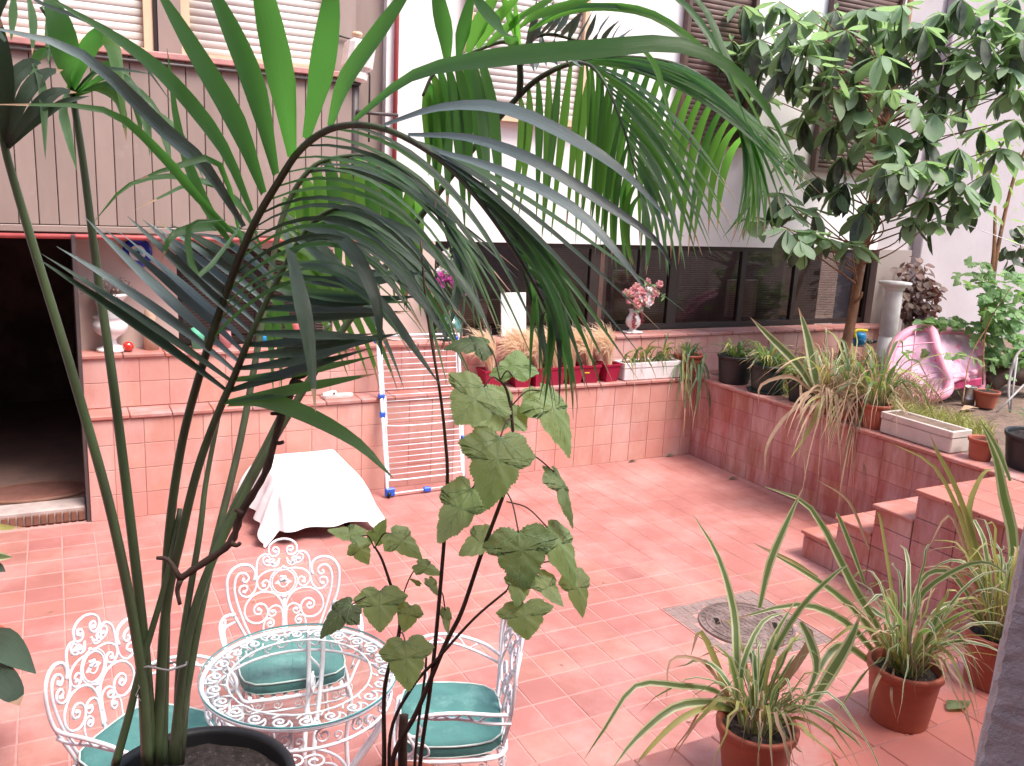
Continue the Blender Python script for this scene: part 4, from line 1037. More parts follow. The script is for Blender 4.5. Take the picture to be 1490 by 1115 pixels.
# ------------------------------------------------ crimson pots of feather grass
def feather_pot(c, seed, label, lean=0, tagm=False):
    rr = random.Random(seed); c = Vector(c)
    o = empty('feather_grass_pot', c, label, 'potted plant', 'crimson square pots of feather grass on the ledge')
    b = MB(); h = .165; rt, rb = .088, .064; sq = lambda r_, z: [V(sx*r_, sy*r_, z) for sx, sy in ((-1, -1), (1, -1), (1, 1), (-1, 1))]
    rings = [sq(rb, 0), sq(rt-.004, h-.02), sq(rt+.003, h-.019), sq(rt+.004, h), sq(rt-.005, h), sq(rt-.008, h-.03)]
    vs = [v for r_ in rings for v in r_]; fs = [(i*4+k, i*4+(k+1) % 4, i*4+4+(k+1) % 4, i*4+4+k) for i in range(5) for k in range(4)]+[(3, 2, 1, 0), (20, 21, 22, 23)]
    mt = Matrix.Translation(c) @ Matrix.Rotation(rr.uniform(-.15, .15), 4, 'Z')
    b.add([mt @ v for v in vs], fs).build('pot', M['red_pot'], o, smooth=False)
    if tagm: MB().box((-.07, -.088, .085), (-.02, -.083, .125), 0, mt @ Matrix.Rotation(-.1, 4, 'X')).build('plant_tag', M['yellow'], o, smooth=False)
    g = MB(); 
    for k in range(430):
        a = rr.uniform(0, 2*pi); r0 = .035*math.sqrt(rr.random()); p0 = c+V(r0*cos(a), r0*sin(a), h-.02)
        L = rr.uniform(.22, .44); fl = abs(rr.gauss(0, 1)); d = V(cos(a), sin(a), 0)*rr.uniform(.01, .055)+V(-.10, -.02, 0)*rr.uniform(.2, 1.6)
        p1 = p0+V(0, 0, L*.85)+d*.25; p2 = p0+d*(1+L)+V(0, 0, L*(.95-.45*min(fl, 2)*.6))
        w_ = rr.uniform(.0016, .0034)
        g.strip(bez3(p0, p1, p2, 6), [w_*.7, w_, w_*1.2, w_*1.2, w_, w_*.6, w_*.2], V(rr.uniform(-1, 1), -1, .3), .1)
    g.build('feathery_grass', M['stipa'], o, kind='stuff')
fx = [(708, 'leftmost crimson pot of feather grass, right of the drying rack'), (752, 'second crimson feather grass pot from the drying rack, under the white board'), (778, 'third crimson feather grass pot from the drying rack, under the white board'),
      (801, 'small leaning crimson pot in the middle of the feather grass row'), (827, 'third crimson feather grass pot from the white trough'), (852, 'crimson feather grass pot with the yellow tag'), (881, 'rightmost crimson feather grass pot, next to the white trough')]
for i, (x, lab) in enumerate(fx):
    p = on_z(x, 562-(x-708)*.055, TZ-.004)
    feather_pot((p.x, YW+.095, TZ-.004), 50+i, lab, lean=.06, tagm=(i == 5))

# ------------------------------------------------ things on the shelf
def lathe_part(parent, name, prof, c, m, n=32): return MB().lathe(prof, n, Matrix.Translation(c)).build(name, M[m], parent)
SZ = 1.162
c_ = V(2.97, 6.84, SZ)
dj = empty('demijohn', c_, 'green glass demijohn on the shelf holding pink and white flowers', 'vase')
lathe_part(dj, 'bottle', [(.0001, 0), (.10, 0), (.112, .02), (.114, .08), (.11, .13), (.09, .17), (.05, .205), (.03, .24), (.024, .29), (.03, .30), (.03, .31), (.02, .31), (.018, .27)], c_, 'demi')
def flower(parent, c, r_, m, n=6, seed=0):
    rr = random.Random(seed); b = MB()
    nn = V(rr.uniform(-.5, .5), -1, rr.uniform(-.1, .6)).normalized(); u = nn.orthogonal().normalized(); v = nn.cross(u)
    for lay in range(3):
        for k in range(n):
            a = 2*pi*k/n+lay*.5; d = u*cos(a)+v*sin(a); q = (1-.28*lay)
            b.strip([c+nn*.006*lay, c+d*r_*.6*q+nn*(.010+.012*lay), c+d*r_*q+nn*(.004+.016*lay)], [r_*.12, r_*.38*q, r_*.22*q], nn, .2)
    return b.build('flower', M[m], parent)
def bouquet(parent, c, sp, n, ms, seed, r_=.03, stem=None):
    rr = random.Random(seed)
    s_ = MB()
    for k in range(n):
        p = c+V(rr.gauss(0, sp[0]), rr.gauss(0, sp[1]), rr.gauss(0, sp[2]))
        flower(parent, p, r_*rr.uniform(.8, 1.2), ('petal_white' if rr.random() < .3 else ms[0]) if ms[0] == ms[1] else (ms[0] if p.z < c.z+.02 else ms[1]), 6, seed*100+k)
        if stem is not None: s_.tube([stem, stem.lerp(p, .5)+V(0, 0, .03), p+V(0, .01, 0)], .002, 4)
    for k in range(n):
        p = c+V(rr.gauss(0, sp[0]*1.1), rr.gauss(0, sp[1]), rr.gauss(0, sp[2]*1.1)); d = V(rr.uniform(-1, 1), rr.uniform(-1, .3), rr.uniform(-.5, 1)).normalized()
        s_.strip([p, p+d*.03, p+d*.06], [.003, .011, .001], V(0, -1, .4))
    s_.build('stems_and_leaves', M['vine'], parent)
bouquet(dj, V(2.93, 6.80, SZ+.56), (.075, .03, .085), 50, ['petal_mag', 'petal_white', 0], 61, .028, V(2.97, 6.84, SZ+.3))
c_ = V(4.86, 6.83, SZ)
fv = empty('flower_vase', c_, 'white and red vase of pink and white roses on the sill', 'vase')
lathe_part(fv, 'vase', [(.0001, 0), (.055, 0), (.06, .012), (.035, .03), (.03, .045), (.06, .07), (.075, .10), (.07, .14), (.05, .17), (.04, .20), (.055, .225), (.05, .225), (.03, .20)], c_, 'porcelain')
MB().box((-.09, -.055, .0), (.09, .055, .02), .01, Matrix.Translation(c_+V(0, 0, 0))).build('foot', M['porcelain'], fv, smooth=False)
for k in range(12): flower(fv, c_+V(-.045+rr.uniform(-.02, .02), -.055, .19-.012*k+.0), .013, 'porc_red', 5, 700+k)
for k in range(8): flower(fv, c_+V(.05+rr.uniform(-.015, .015), -.05, .20-.014*k), .012, 'porc_red', 5, 730+k)
bouquet(fv, V(4.92, 6.80, SZ+.36), (.07, .03, .05), 60, ['petal_pink', 'petal_pink', 0], 62, .04, V(4.86, 6.83, SZ+.22))
# white board leaning on the window
bd = MB(); bd.box((-.125, -.008, 0), (.125, .008, .39), .004)
tag(bd.build('board', M['white'], smooth=False), 'white board leaning on the strip window behind the feather grass', 'board'); 
bo = [o for o in COL.objects if o.get('category') == 'board'][0]; bo.location = (3.60, 6.86, SZ); bo.rotation_euler = (-.12, 0, 0)
# slipper on the ledge
sl = empty('slipper', on_y(490, 570, YW+.1), 'single beige slipper lying on the ledge left of the drying rack', 'slipper')
sc0 = V(on_y(490, 572, YW+.09).x, YW+.09, TZ-.003)
out = [(-.125, 0), (-.11, -.035), (-.05, -.040), (.03, -.038), (.09, -.04), (.125, -.022), (.135, 0), (.125, .022), (.09, .04), (.03, .038), (-.05, .040), (-.11, .035)]
oc = [(v.x, v.y) for v in catmull([(a, b, 0) for a, b in out+[out[0]]], 3)][:-1]
b = MB(); n_ = len(oc); b.add([sc0+V(x*k, y*k, z) for k, z in ((.97, 0), (1, .01), (1, .022), (.96, .028)) for x, y in oc], [(i*n_+k, i*n_+(k+1) % n_, (i+1)*n_+(k+1) % n_, (i+1)*n_+k) for i in range(3) for k in range(n_)]+[tuple(range(3*n_, 4*n_))])
b.build('sole', M['slipper'], sl)
b = MB(); vs = []; fs = []
for i in range(7):
    x = -.115+i*.018
    for k in range(9): a = pi*k/8; vs.append(sc0+V(x, -.041*cos(a)*(1-.15*(i == 0)), .024+.034*sin(a)*min(1, .45+i*.14)))
for i in range(6):
    for k in range(8): a = i*9+k; fs.append((a, a+1, a+10, a+9))
b.add(vs, fs).build('strap', M['slipper'], sl)
MB().box((-.02, -.043, .035), (-.005, -.038, .052), .002, Matrix.Translation(sc0+V(-.02, 0, 0))).build('buckle', M['darkpipe'], sl, smooth=False)
# urn, red ball, blue eye
c_ = V(.33, 6.85, SZ)
un = empty('urn', c_, 'white stone urn holding a dried plant at the left end of the shelf', 'urn')
lathe_part(un, 'urn', [(.0001, 0), (.10, 0), (.10, .02), (.075, .03), (.04, .05), (.032, .08), (.045, .10), (.09, .13), (.115, .16), (.118, .20), (.105, .235), (.115, .25)], c_, 'marble')
lathe_part(un, 'bowl', [(.06, .20), (.075, .25), (.085, .32), (.095, .37), (.125, .40), (.13, .415), (.12, .42), (.09, .40)], c_, 'marble')
b = MB()
for k in range(120):
    d = V(rr.gauss(0, 1), rr.gauss(0, .7), abs(rr.gauss(0, .7))).normalized(); p0 = c_+V(0, 0, .40); p1 = p0+d*rr.uniform(.08, .19)
    b.tube([p0, p0.lerp(p1, .6)+V(0, 0, .02), p1], [.0015, .001, .001], 3)
    b.lathe([(.0001, -.008), (.009, 0), (.0001, .008)], 5, Matrix.Translation(p1))
b.build('dried_flowers', M['dry'], un, kind='stuff')
c_ = V(.437, 6.80, SZ+.036)
rb_ = MB(); 
prof = [(.038*sin(pi*i/16)+.00001, -.038*cos(pi*i/16)) for i in range(17)]
tag(rb_.lathe(prof, 32, Matrix.Translation(c_)).build('glass_ball', M['redball']), 'shiny red glass ball beside the white urn', 'ball')
ey = on_y(200, 368, YG-.02)
eo = empty('eye_amulet', ey, 'round blue glass amulet painted as an eye, hanging left of the palm', 'amulet')
mt = Matrix.Translation(ey) @ Matrix.Rotation(pi/2, 4, 'X')
MB().lathe([(.0001, .012), (.085, .012), (.10, .006), (.10, -.006), (.085, -.012), (.0001, -.012)], 40, mt @ Matrix.Diagonal((1, 1.12, 1, 1))).build('blue_disc', M['evil_blue'], eo)
for k, (r_, z, mm) in enumerate(((.055, .0145, 'white'), (.034, .0165, 'cyan'), (.015, .0185, 'black'))): MB().lathe([(.0001, z), (r_, z), (r_, z-.003)], 32, mt).build(('white_ring', 'pale_ring', 'pupil')[k], M[mm], eo, smooth=False)
MB().tube([ey+V(0, 0, .11), ey+V(0, -.002, .17)], .002, 5).build('cord', M['wire'], eo)
# biscuit coloured ornaments and toys behind the palm
b = MB(); c_ = V(.60, 6.86, SZ)
b.lathe([(.0001, 0), (.05, 0), (.055, .12), (.03, .2), (.045, .26), (.03, .32), (.0001, .34)], 20, Matrix.Translation(c_)); tag(b.build('figurine', M['biscuit']), 'biscuit coloured figurine right of the red glass ball', 'figurine')
for x, r_, h, m, lab in ((.92, .05, .15, 'green_shirt', 'mint green pot on the shelf behind the palm leaves'), (1.12, .045, .12, 'petal_pink', 'pink cup on the shelf behind the palm leaves'), (1.42, .05, .10, 'toyblue', 'blue bowl on the shelf behind the palm leaves'), (1.68, .06, .16, 'redpaint', 'red jar on the shelf behind the palm leaves')):
    tag(MB().lathe([(.0001, 0), (r_*.8, 0), (r_, h*.6), (r_*.9, h), (r_*.8, h), (r_*.8, h*.8)], 20, Matrix.Translation((x, 6.84, SZ))).build('jar', M[m]), lab, 'jar')

# terracotta pot at the left edge
lc = on_z(-22, 985, 0); lc.z = 0
grass_plant('potted_plant', 'terracotta pot with broad grey green leaves at the left edge of the yard', 'potted plant', (lc.x-.02, lc.y, 0), .12, .09, .22, 'terra_pot', 5, .1, .02, 71, mats=(('straw', 1),), edge=False,
            keys=[([(-25, 930, 3.7), (0, 935, 3.6), (25, 955, 3.55), (52, 980, 3.5)], .13, 'palm_dark'), ([(-20, 960, 3.6), (0, 985, 3.5), (20, 1010, 3.45), (28, 1027, 3.4)], .11, 'palm_dark'),
                  ([(-20, 760, 3.6), (0, 767, 3.6), (35, 768, 3.6)], .03, 'blade_y'), ([(-20, 810, 3.6), (0, 810, 3.6), (18, 811, 3.6)], .04, 'blade_g'), ([(-20, 830, 3.6), (-5, 826, 3.6), (8, 832, 3.6)], .05, 'palm_dark')])

# ================================================================== GARDEN BED
GZ = TZ-.04
# fluted white column
c_ = on_z(1281, 552, GZ+.02); c_ = V(7.35, 5.98, GZ)
col_ = empty('stone_column', c_, 'white stone column standing beside the dark strip window', 'column')
lathe_part(col_, 'shaft', [(.10, -.05), (.09, .1), (.086, .45), (.08, .46), (.08, .47), (.086, .48), (.083, .85), (.082, .92)], c_, 'marble')
lathe_part(col_, 'capital', [(.083, .921), (.095, .93), (.095, .945), (.11, .96), (.145, .975), (.155, .99), (.155, 1.005), (.0001, 1.01)], c_, 'marble')
# small grey-green/straw groundcover
rr = random.Random(81)
def tuft_field(name, label, cx_, cy_, rx, ry, n, L, m, kind='stuff'):
    b = MB()
    for k in range(n):
        a = rr.uniform(0, 2*pi); r_ = math.sqrt(rr.random()); p0 = V(cx_+rx*r_*cos(a), cy_+ry*r_*sin(a), GZ-.02)
        Lk = L*rr.uniform(.4, 1.2); d = V(rr.gauss(0, .4), rr.gauss(0, .4), 0)*Lk
        w_ = rr.uniform(.002, .005)
        b.strip(bez3(p0, p0+V(0, 0, Lk*.8)+d*.3, p0+d+V(0, 0, Lk*.8), 4), [w_, w_, w_, w_*.7, w_*.2], V(rr.uniform(-1, 1), rr.uniform(-1, 1), .2), .1)
    return tag(b.build(name, M[m], kind='stuff'), label, 'grass')
tuft_field('dry_grass', 'wispy dry grass around the tree trunk', 6.55, 5.7, .75, .8, 2600, .34, 'straw')
tuft_field('low_plants', 'pale low weeds in front of the pink play pool', 6.3, 4.6, .40, .5, 1300, .13, 'blade_y')
tuft_field('dry_grass', 'short dry grass between the planter wall pots and the tree', 5.95, 5.3, .25, .9, 900, .25, 'blade_y')

# pink play pool standing on its side
pp_ = empty('play_pool', (7.0, 5.2, GZ), 'pink inflatable play pool with mesh walls leaning upright in the garden', 'play pool')
PD = 8.15
def ppt(x, y, d=PD): return at(x, y, d)
t1 = [(1296, 560), (1293, 530), (1302, 500), (1322, 483), (1345, 478), (1357, 483), (1364, 508), (1374, 535), (1381, 560), (1374, 574), (1350, 579), (1320, 577)]
d1 = [8.05, 8.2, 8.3, 8.4, 8.4, 8.3, 8.1, 8.0, 7.9, 7.85, 7.85, 7.9]
ring1 = [ppt(x, y, d) for (x, y), d in zip(t1, d1)]
ro = catmull(ring1+[ring1[0]], 5)[:-1]
MB().tube(ro, .042, 12, closed=True).build('inflated_ring', M['pink'], pp_)
t2 = [(1357, 483), (1385, 482), (1410, 487), (1424, 505), (1427, 535), (1428, 560), (1420, 572), (1400, 548), (1383, 552)]
d2 = [8.4, 8.6, 8.6, 8.5, 8.4, 8.35, 8.3, 8.1, 8.0]
ring2 = [ppt(x, y, d) for (x, y), d in zip(t2, d2)]
MB().tube(catmull(ring2, 5), .038, 12).build('inflated_ring', M['pink'], pp_)
MB().tube(catmull([ppt(1381, 556, 7.95), ppt(1400, 548, 8.1), ppt(1425, 540, 8.3)], 6), .028, 10).build('inflated_tube', M['pink'], pp_)
def sheet(loop, name, m, puff=.05):
    c0 = sum(loop, V(0, 0, 0))/len(loop); b = MB(); n = len(loop); K = 6; vs = [c0+V(0, puff, 0)]
    for k in range(1, K+1):
        for p in loop: q = c0.lerp(p, k/K); q.y += puff*(1-(k/K)**2)+.006*sin(q.x*60+q.z*35); vs.append(q)
    fs = [(0, 1+i, 1+(i+1) % n) for i in range(n)]
    for k in range(K-1):
        for i in range(n): a = 1+k*n+i; e = 1+k*n+(i+1) % n; fs.append((a, a+n, e+n, e))
    return b.add(vs, fs).build(name, M[m], pp_)
sheet(ro, 'mesh_floor', 'pinknet', .10)
sheet(catmull(ring2+[ppt(1378, 530, 8.1), ppt(1368, 505, 8.25), ring2[0]], 4)[:-1], 'mesh_wall', 'pinknet', .02)
MB().box((-.22, -.01, -.035), (.20, .01, .045), .01, Matrix.Translation(ppt(1403, 560, 8.12)) @ Matrix.Rotation(-.15, 4, 'Z') @ Matrix.Rotation(-.1, 4, 'Y')).build('lower_band', M['magenta'], pp_, smooth=False)
for pts_ in ([(1332, 482), (1328, 520), (1322, 560)], [(1306, 505), (1340, 500), (1366, 498)]):
    MB().tube(catmull([ppt(x, y, 8.12) for x, y in pts_], 6), .006, 5).build('seam', M['pink'], pp_)
# toy, tin, terracotta pot, small bits
ty = empty('toy_watering_can', (8.0, 6.3, GZ), 'small blue and yellow plastic toy can beside the tree trunk', 'toy')
c_ = at(1250, 494, 9.3)
MB().lathe([(.0001, -.07), (.06, -.07), (.07, .05), (.06, .07), (.0001, .07)], 20, Matrix.Translation(c_)).build('body', M['toyblue'], ty)
MB().tube(catmull([c_+V(-.08, 0, .02), c_+V(-.07, 0, .09), c_+V(0, 0, .10), c_+V(.10, 0, .09)], 5), .016, 7).build('handle', M['yellow'], ty)
MB().tube(catmull([c_+V(.05, 0, -.05), c_+V(.12, 0, -.02), c_+V(.2, .02, -.04), c_+V(.26, 0, -.02)], 5), .022, 7).build('spout', M['black'], ty)
c_ = on_z(1408, 588, GZ)
tn = MB().lathe([(.0001, 0), (.055, 0), (.055, .05), (.058, .052), (.055, .055), (.055, .16), (.058, .165), (.05, .165), (.05, .1), (.0001, .1)], 24, Matrix.Translation(c_)); tag(tn.build('tin_can', M['steel']), 'plain metal tin beside the terracotta pot in the garden earth', 'tin')
c_ = on_z(1433, 592, GZ)
grass_plant('garden_pot', 'wide terracotta pot standing on the garden earth behind the tin', 'potted plant', c_, .10, .075, .15, 'terra_pot', 4, .1, .02, 91, mats=(('blade_g', 1),), edge=False, soil=.01)
MB_ = MB(); c_ = on_z(1412, 597, GZ); MB_.strip([c_+V(-.12, .0, .01), c_+V(0, .02, .03), c_+V(.1, 0, .012)], [.01, .045, .01], V(0, 0, 1), -.2); tag(MB_.build('fallen_leaf', M['straw']), 'big dry brown leaf on the garden earth in front of the tin', 'leaf')
# folded metal chair frame and stump behind the vine, right edge
fc = MB(); P_ = [(1470, 600, 7.6), (1468, 560, 7.7), (1478, 520, 7.8), (1492, 508, 7.8), (1510, 515, 7.7)]
fc.tube(catmull([at(*q) for q in P_], 5), .012, 8); fc.tube([at(1480, 520, 7.75), at(1470, 598, 7.6)], .009, 8); fc.tube([at(1450, 600, 7.4), at(1490, 560, 7.5)], .009, 8)
tag(fc.build('folding_chair', M['wire']), 'grey metal frame of a folded chair behind the black tub', 'chair')
lg_ = MB(); lg_.tube(catmull([at(1435, 560, 8.4), at(1460, 545, 8.4), at(1490, 548, 8.4), at(1520, 555, 8.4)], 5), .10, 10); lg_.tube(catmull([at(1440, 530, 8.6), at(1475, 525, 8.6), at(1520, 522, 8.6)], 5), .07, 10)
tag(lg_.build('log', M['twig']), 'dark logs stacked under the vine at the right edge', 'log')

# ------------------------------------------------ leaves
def leaf_mesh(name, m, L=1, W=.42, seg=7, tipbend=.25, fold=.25, obov=.62):
    b = MB(); pts = []; hw = []
    for i in range(seg+1):
        t = i/seg; pts.append(V(0, t*L, -tipbend*t*t*L))
        x = t; w_ = W/2*(math.sin(pi*min(1, x**(1.35 if obov > .5 else .8))))**.75 if 0 < t < 1 else .008
        hw.append(max(w_, .01))
    b.strip(pts, hw, V(0, 0, 1), fold); return b.mesh(name, m)
def orient(d, up):
    y = d.normalized(); x = y.cross(up); x = x.normalized() if x.length > 1e-4 else y.orthogonal().normalized(); z = x.cross(y)
    return Matrix((x, y, z)).transposed().to_4x4()
# the tree
rt_ = random.Random(101)
tree = empty('tree', (7.0, 5.75, GZ), 'leafy tree with large drooping oval leaves rising from the garden bed', 'tree')
TD = 8.6
trunk = catmull([at(1224, 530, TD), at(1238, 470, TD), at(1250, 400, TD), at(1264, 330, TD), at(1275, 260, TD), at(1290, 180, TD+.05), at(1310, 90, TD+.1), at(1325, 0, TD+.1), at(1330, -60, TD+.1)], 5)
MB().tube(trunk, [.050-.024*i/(len(trunk)-1) for i in range(len(trunk))], 12).build('trunk', M['bark'], tree)
MB().tube(catmull([at(1243, 440, TD-.05), at(1252, 433, TD-.12), at(1254, 425, TD-.12)], 4), .014, 6).build('branch_stub', M['bark'], tree)
br = MB()
ros = [(1100,25,8.2),(1060,60,8.1),(1140,50,8.0),(1180,20,7.9),(1215,60,7.8),(1115,95,8.0),(1165,95,7.8),(1080,110,8.3),(1190,110,7.7),(1240,100,7.9),
       (1215,130,7.6),(1150,130,8.1),(1290,40,7.8),(1330,30,7.7),(1375,20,7.8),(1420,20,7.8),(1460,40,7.8),(1270,10,8.0),(1350,70,7.8),(1395,70,7.9),(1310,80,8.0),
       (1250,160,7.7),(1220,180,7.9),(1285,130,8.1),(1175,165,8.3),(1420,110,8.0),(1465,130,7.8),(1480,90,7.7),(1370,130,8.1),(1250,205,8.0),(1300,185,7.8),(1335,200,7.8),
       (1300,215,7.6),(1345,230,7.6),(1380,245,7.7),(1400,265,7.6),(1280,255,8.2),(1310,270,7.9),(1355,285,7.8),(1390,290,7.7),(1330,310,7.9),(1270,290,8.3),(1360,320,7.9),
       (1150,300,8.0),(1180,330,7.9),(1140,330,7.8),(1165,350,7.7),(1200,350,7.9),(1130,285,8.1),(1215,280,8.2),(1235,260,8.2),(1195,260,8.3),(1420,300,7.7),(1440,255,7.6),
       (1240,350,8.0),(1475,180,7.9),(1455,220,7.9),(1040,20,8.4),(1100,140,8.4),(1120,180,8.5),(1260,60,8.3),(1400,160,8.3),(1430,190,8.2),(1160,230,8.5),(1100,320,8.2),
       (1490,20,7.7),(1440,75,7.6),(1010,5,8.4),(1210,10,8.2),(1345,110,8.2),(1385,105,7.9),(1285,85,7.5),(1300,130,7.5),(1270,185,7.6),(1285,235,7.5),(1180,60,7.6),(1130,110,7.8),(1150,70,7.7),(1230,40,7.6),(1330,150,7.6),(1360,170,7.7),(1400,215,7.6),(1320,245,7.5),(1240,130,7.6),(1070,85,8.2),(1310,10,7.5),(1350,40,7.6),(1440,30,7.6),(1475,60,7.6),(1200,150,8.0),(1225,225,8.1),(1255,310,8.0),(1185,300,8.2),(1040,60,8.3),(1020,35,8.3),(1080,5,8.1),(1140,5,7.9),(1110,60,7.9),(1250,15,7.7),(1400,-5,7.6),(1450,0,7.6),(1485,-5,7.6),(1485,45,7.5),(1430,55,7.5),(1460,95,7.6),(1410,85,7.6),(1180,85,7.6),(1210,95,7.5),(1485,135,7.6),(1090,75,8.0),(1160,30,7.7)]
lm = [leaf_mesh('leaf', M['tleaf'], 1, w_, tipbend=b_, fold=f_) for b_, w_, f_ in ((.15, .50, .25), (.35, .42, .1), (.1, .55, .35), (-.12, .46, .2), (.55, .38, .3))]
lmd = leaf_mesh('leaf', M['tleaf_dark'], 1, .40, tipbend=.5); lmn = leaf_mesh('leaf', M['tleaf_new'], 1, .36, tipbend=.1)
allleaf = []
for (x, y, d) in ros:
    c_ = at(x+rt_.uniform(-6, 6), y+rt_.uniform(-6, 6), d)
    tp = min(trunk, key=lambda q: (q-c_).length+1.5*abs(q.z-c_.z+.45))
    br.tube(catmull([tp, tp.lerp(c_, .5)+V(rt_.uniform(-.12, .12), rt_.uniform(-.1, .1), rt_.uniform(-.12, .08)), c_], 4), [.010, .009, .008, .007, .006, .006, .005, .005, .005][:9], 5)
    n = rt_.randint(7, 14)
    for k in range(n):
        a = 2*pi*k/n+rt_.uniform(-.35, .35); el = rt_.uniform(-1.15, .0); 
        dr = V(cos(a)*cos(el), sin(a)*cos(el), sin(el))
        L = rt_.choice((rt_.uniform(.12, .2), rt_.uniform(.2, .32), rt_.uniform(.2, .32))); 
        up_ = V(0, 0, 1)+V(rt_.uniform(-.3, .3), rt_.uniform(-.3, .3), 0)
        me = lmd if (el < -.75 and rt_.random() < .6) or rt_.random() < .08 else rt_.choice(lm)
        allleaf.append((d, c_+dr*.015, dr, up_, L, me))
    if rt_.random() < .5:
        for k in range(3): a = rt_.uniform(0, 6.3); allleaf.append((d-.1, c_, V(cos(a)*.5, sin(a)*.5, 1), V(cos(a), sin(a), .2)*-1, .07, lmn))
br.build('branch', M['bark'], tree)
rt_.shuffle(allleaf); allleaf.sort(key=lambda q: q[0])
rest_ = MB()
def bake(mb, me, mt, mi=0):
    o = len(mb.v); mb.v += [tuple(mt @ v.co) for v in me.vertices]
    for p_ in me.polygons: mb.f.append(tuple(i+o for i in p_.vertices)); mb.m.append(p_.material_index if me.materials and len(me.materials) > 1 else mi)
for k, (d, p0, dr, up_, L, me) in enumerate(allleaf):
    mt = Matrix.Translation(p0) @ orient(dr, up_) @ Matrix.Diagonal((L, L, L, 1))
    if k < 300: inst('leaf', me, tree, mtx=mt)
    else: bake(rest_, me, mt, 1 if me == lmd else 0)
rest_.build('leaf', [M['tleaf'], M['tleaf_dark']], tree, kind='stuff')

# second slim tree and vine at the right
def shrub(name, label, cat, c, stems, leaves, m, L, seed, W=.8, stemm='bark', sr=.02, tip=.3):
    rr = random.Random(seed); o = empty(name, c, label, cat)
    b = MB()
    for s_ in stems: q = catmull([at(*p) for p in s_], 5); b.tube(q, [sr*(1-.6*i/len(q)) for i in range(len(q))], 7)
    b.build('trunk', M[stemm], o)
    me = lobed(m) if m == 'vine' else leaf_mesh('leaf', M[m], 1, W, tipbend=tip)
    L_ = []
    for (x, y, d, rx, ry, n) in leaves:
        for k in range(n):
            a = rr.uniform(0, 2*pi); r_ = math.sqrt(rr.random())
            p0 = at(x+rx*r_*cos(a), y+ry*r_*sin(a), d+rr.uniform(-.25, .25))
            dr = V(rr.uniform(-1, 1), rr.uniform(-1.2, .3), rr.uniform(-.9, .25)).normalized()
            up_ = V(rr.uniform(-.5, .5), rr.uniform(-.9, .1), 1)
            L_.append((d, p0, dr, up_, L*rr.uniform(.6, 1.2)))
    rest = MB()
    for k, (d, p0, dr, up_, l) in enumerate(L_):
        mt = Matrix.Translation(p0) @ orient(dr, up_) @ Matrix.Diagonal((l, l, l, 1))
        if k < 300: inst('leaf', me, o, mtx=mt)
        else: bake(rest, me, mt)
    if len(L_) > 300: rest.build('leaf', [M[m], M['vein']] if m == 'vine' else M[m], o, kind='stuff')
    return o
LOBE = [(0, 0), (-.12, -.13), (-.26, -.17), (-.38, -.11), (-.43, -.02), (-.51, .04), (-.60, .13), (-.55, .20), (-.52, .29), (-.44, .35), (-.35, .37), (-.37, .46), (-.35, .56), (-.28, .63), (-.25, .74), (-.17, .82), (-.10, .92), (0, 1.02)]
def lobed(m, jag=True, cup=.12, seed=0):
    "maple shaped leaf: stalk joint at the origin, tip along +y; five lobes, toothed edge, raised between veins"
    rr = random.Random(seed); L = []
    for i, (x, y) in enumerate(LOBE):
        L.append((x, y))
        if jag and i < len(LOBE)-1:
            x2, y2 = LOBE[i+1]; ex, ey = x2-x, y2-y; el = math.hypot(ex, ey); nx_, ny_ = ey/el, -ex/el
            if nx_*(x)+ny_*(y-.3) < 0: nx_, ny_ = -nx_, -ny_
            for t_, h_ in ((.30, .018), (.42, -.008), (.72, .016), (.84, -.008)): h_ *= rr.uniform(.5, 1.4); L.append((x+ex*t_+nx_*h_, y+ey*t_+ny_*h_))
    half = L; full = half+[(-x, y) for x, y in half[::-1][1:-1]]
    # centre line vein (0,t); fan rings toward the outline
    c0 = (0, .34); n = len(full); vs = [V(c0[0], c0[1], 0)]; K = 4
    for k in range(1, K+1):
        for i, (x, y) in enumerate(full):
            q = k/K; X, Y = c0[0]+(x-c0[0])*q, c0[1]+(y-c0[1])*q
            r_ = math.hypot(X, Y-.05); a = math.atan2(X, Y+.02)
            z = -cup*r_*r_*1.6+.020*cos(a*7.2)*min(1, r_*3)+.012*sin(X*23+Y*17+seed)
            vs.append(V(X, Y, z))
    fs = [(0, 1+i, 1+(i+1) % n) for i in range(n)]
    for k in range(K-1):
        for i in range(n): a = 1+k*n+i; e = 1+k*n+(i+1) % n; fs.append((a, a+n, e+n, e))
    b = MB(); b.add(vs, fs); b.cur = 1
    def zz(X, Y):
        r_ = math.hypot(X, Y-.05); a = math.atan2(X, Y+.02)
        return -cup*r_*r_*1.6+.020*cos(a*7.2)*min(1, r_*3)+.012*sin(X*23+Y*17+seed)+.006
    def vein(p, q, w0, w1):
        P = []; n_ = 8
        for i in range(n_+1):
            t = i/n_; X, Y = p[0]+(q[0]-p[0])*t, p[1]+(q[1]-p[1])*t; P.append(V(X, Y, zz(X, Y)))
        b.strip(P, [w0+(w1-w0)*i/n_ for i in range(n_+1)], V(0, 0, 1), -.3)
    for q in ((0, .98), (-.38, .62*.62), (.38, .62*.62), (-.56, .28), (.56, .28), (-.30, -.10), (.30, -.10)): vein((0, .0), q, .009, .003)
    for t in (.3, .45, .6, .75):
        for sx in (-1, 1): vein((0, t), (sx*.20*(1.1-t), t+.16), .005, .002)
    for sx in (-1, 1):
        for t in (.4, .65): vein((sx*.56*t, .28*t), (sx*(.56*t+.02), .28*t+.15), .005, .002); vein((sx*.56*t, .28*t), (sx*(.56*t+.13), .28*t-.04), .005, .002)
    return b.mesh('leaf', [M[m] if isinstance(m, str) else m, M['vein']])
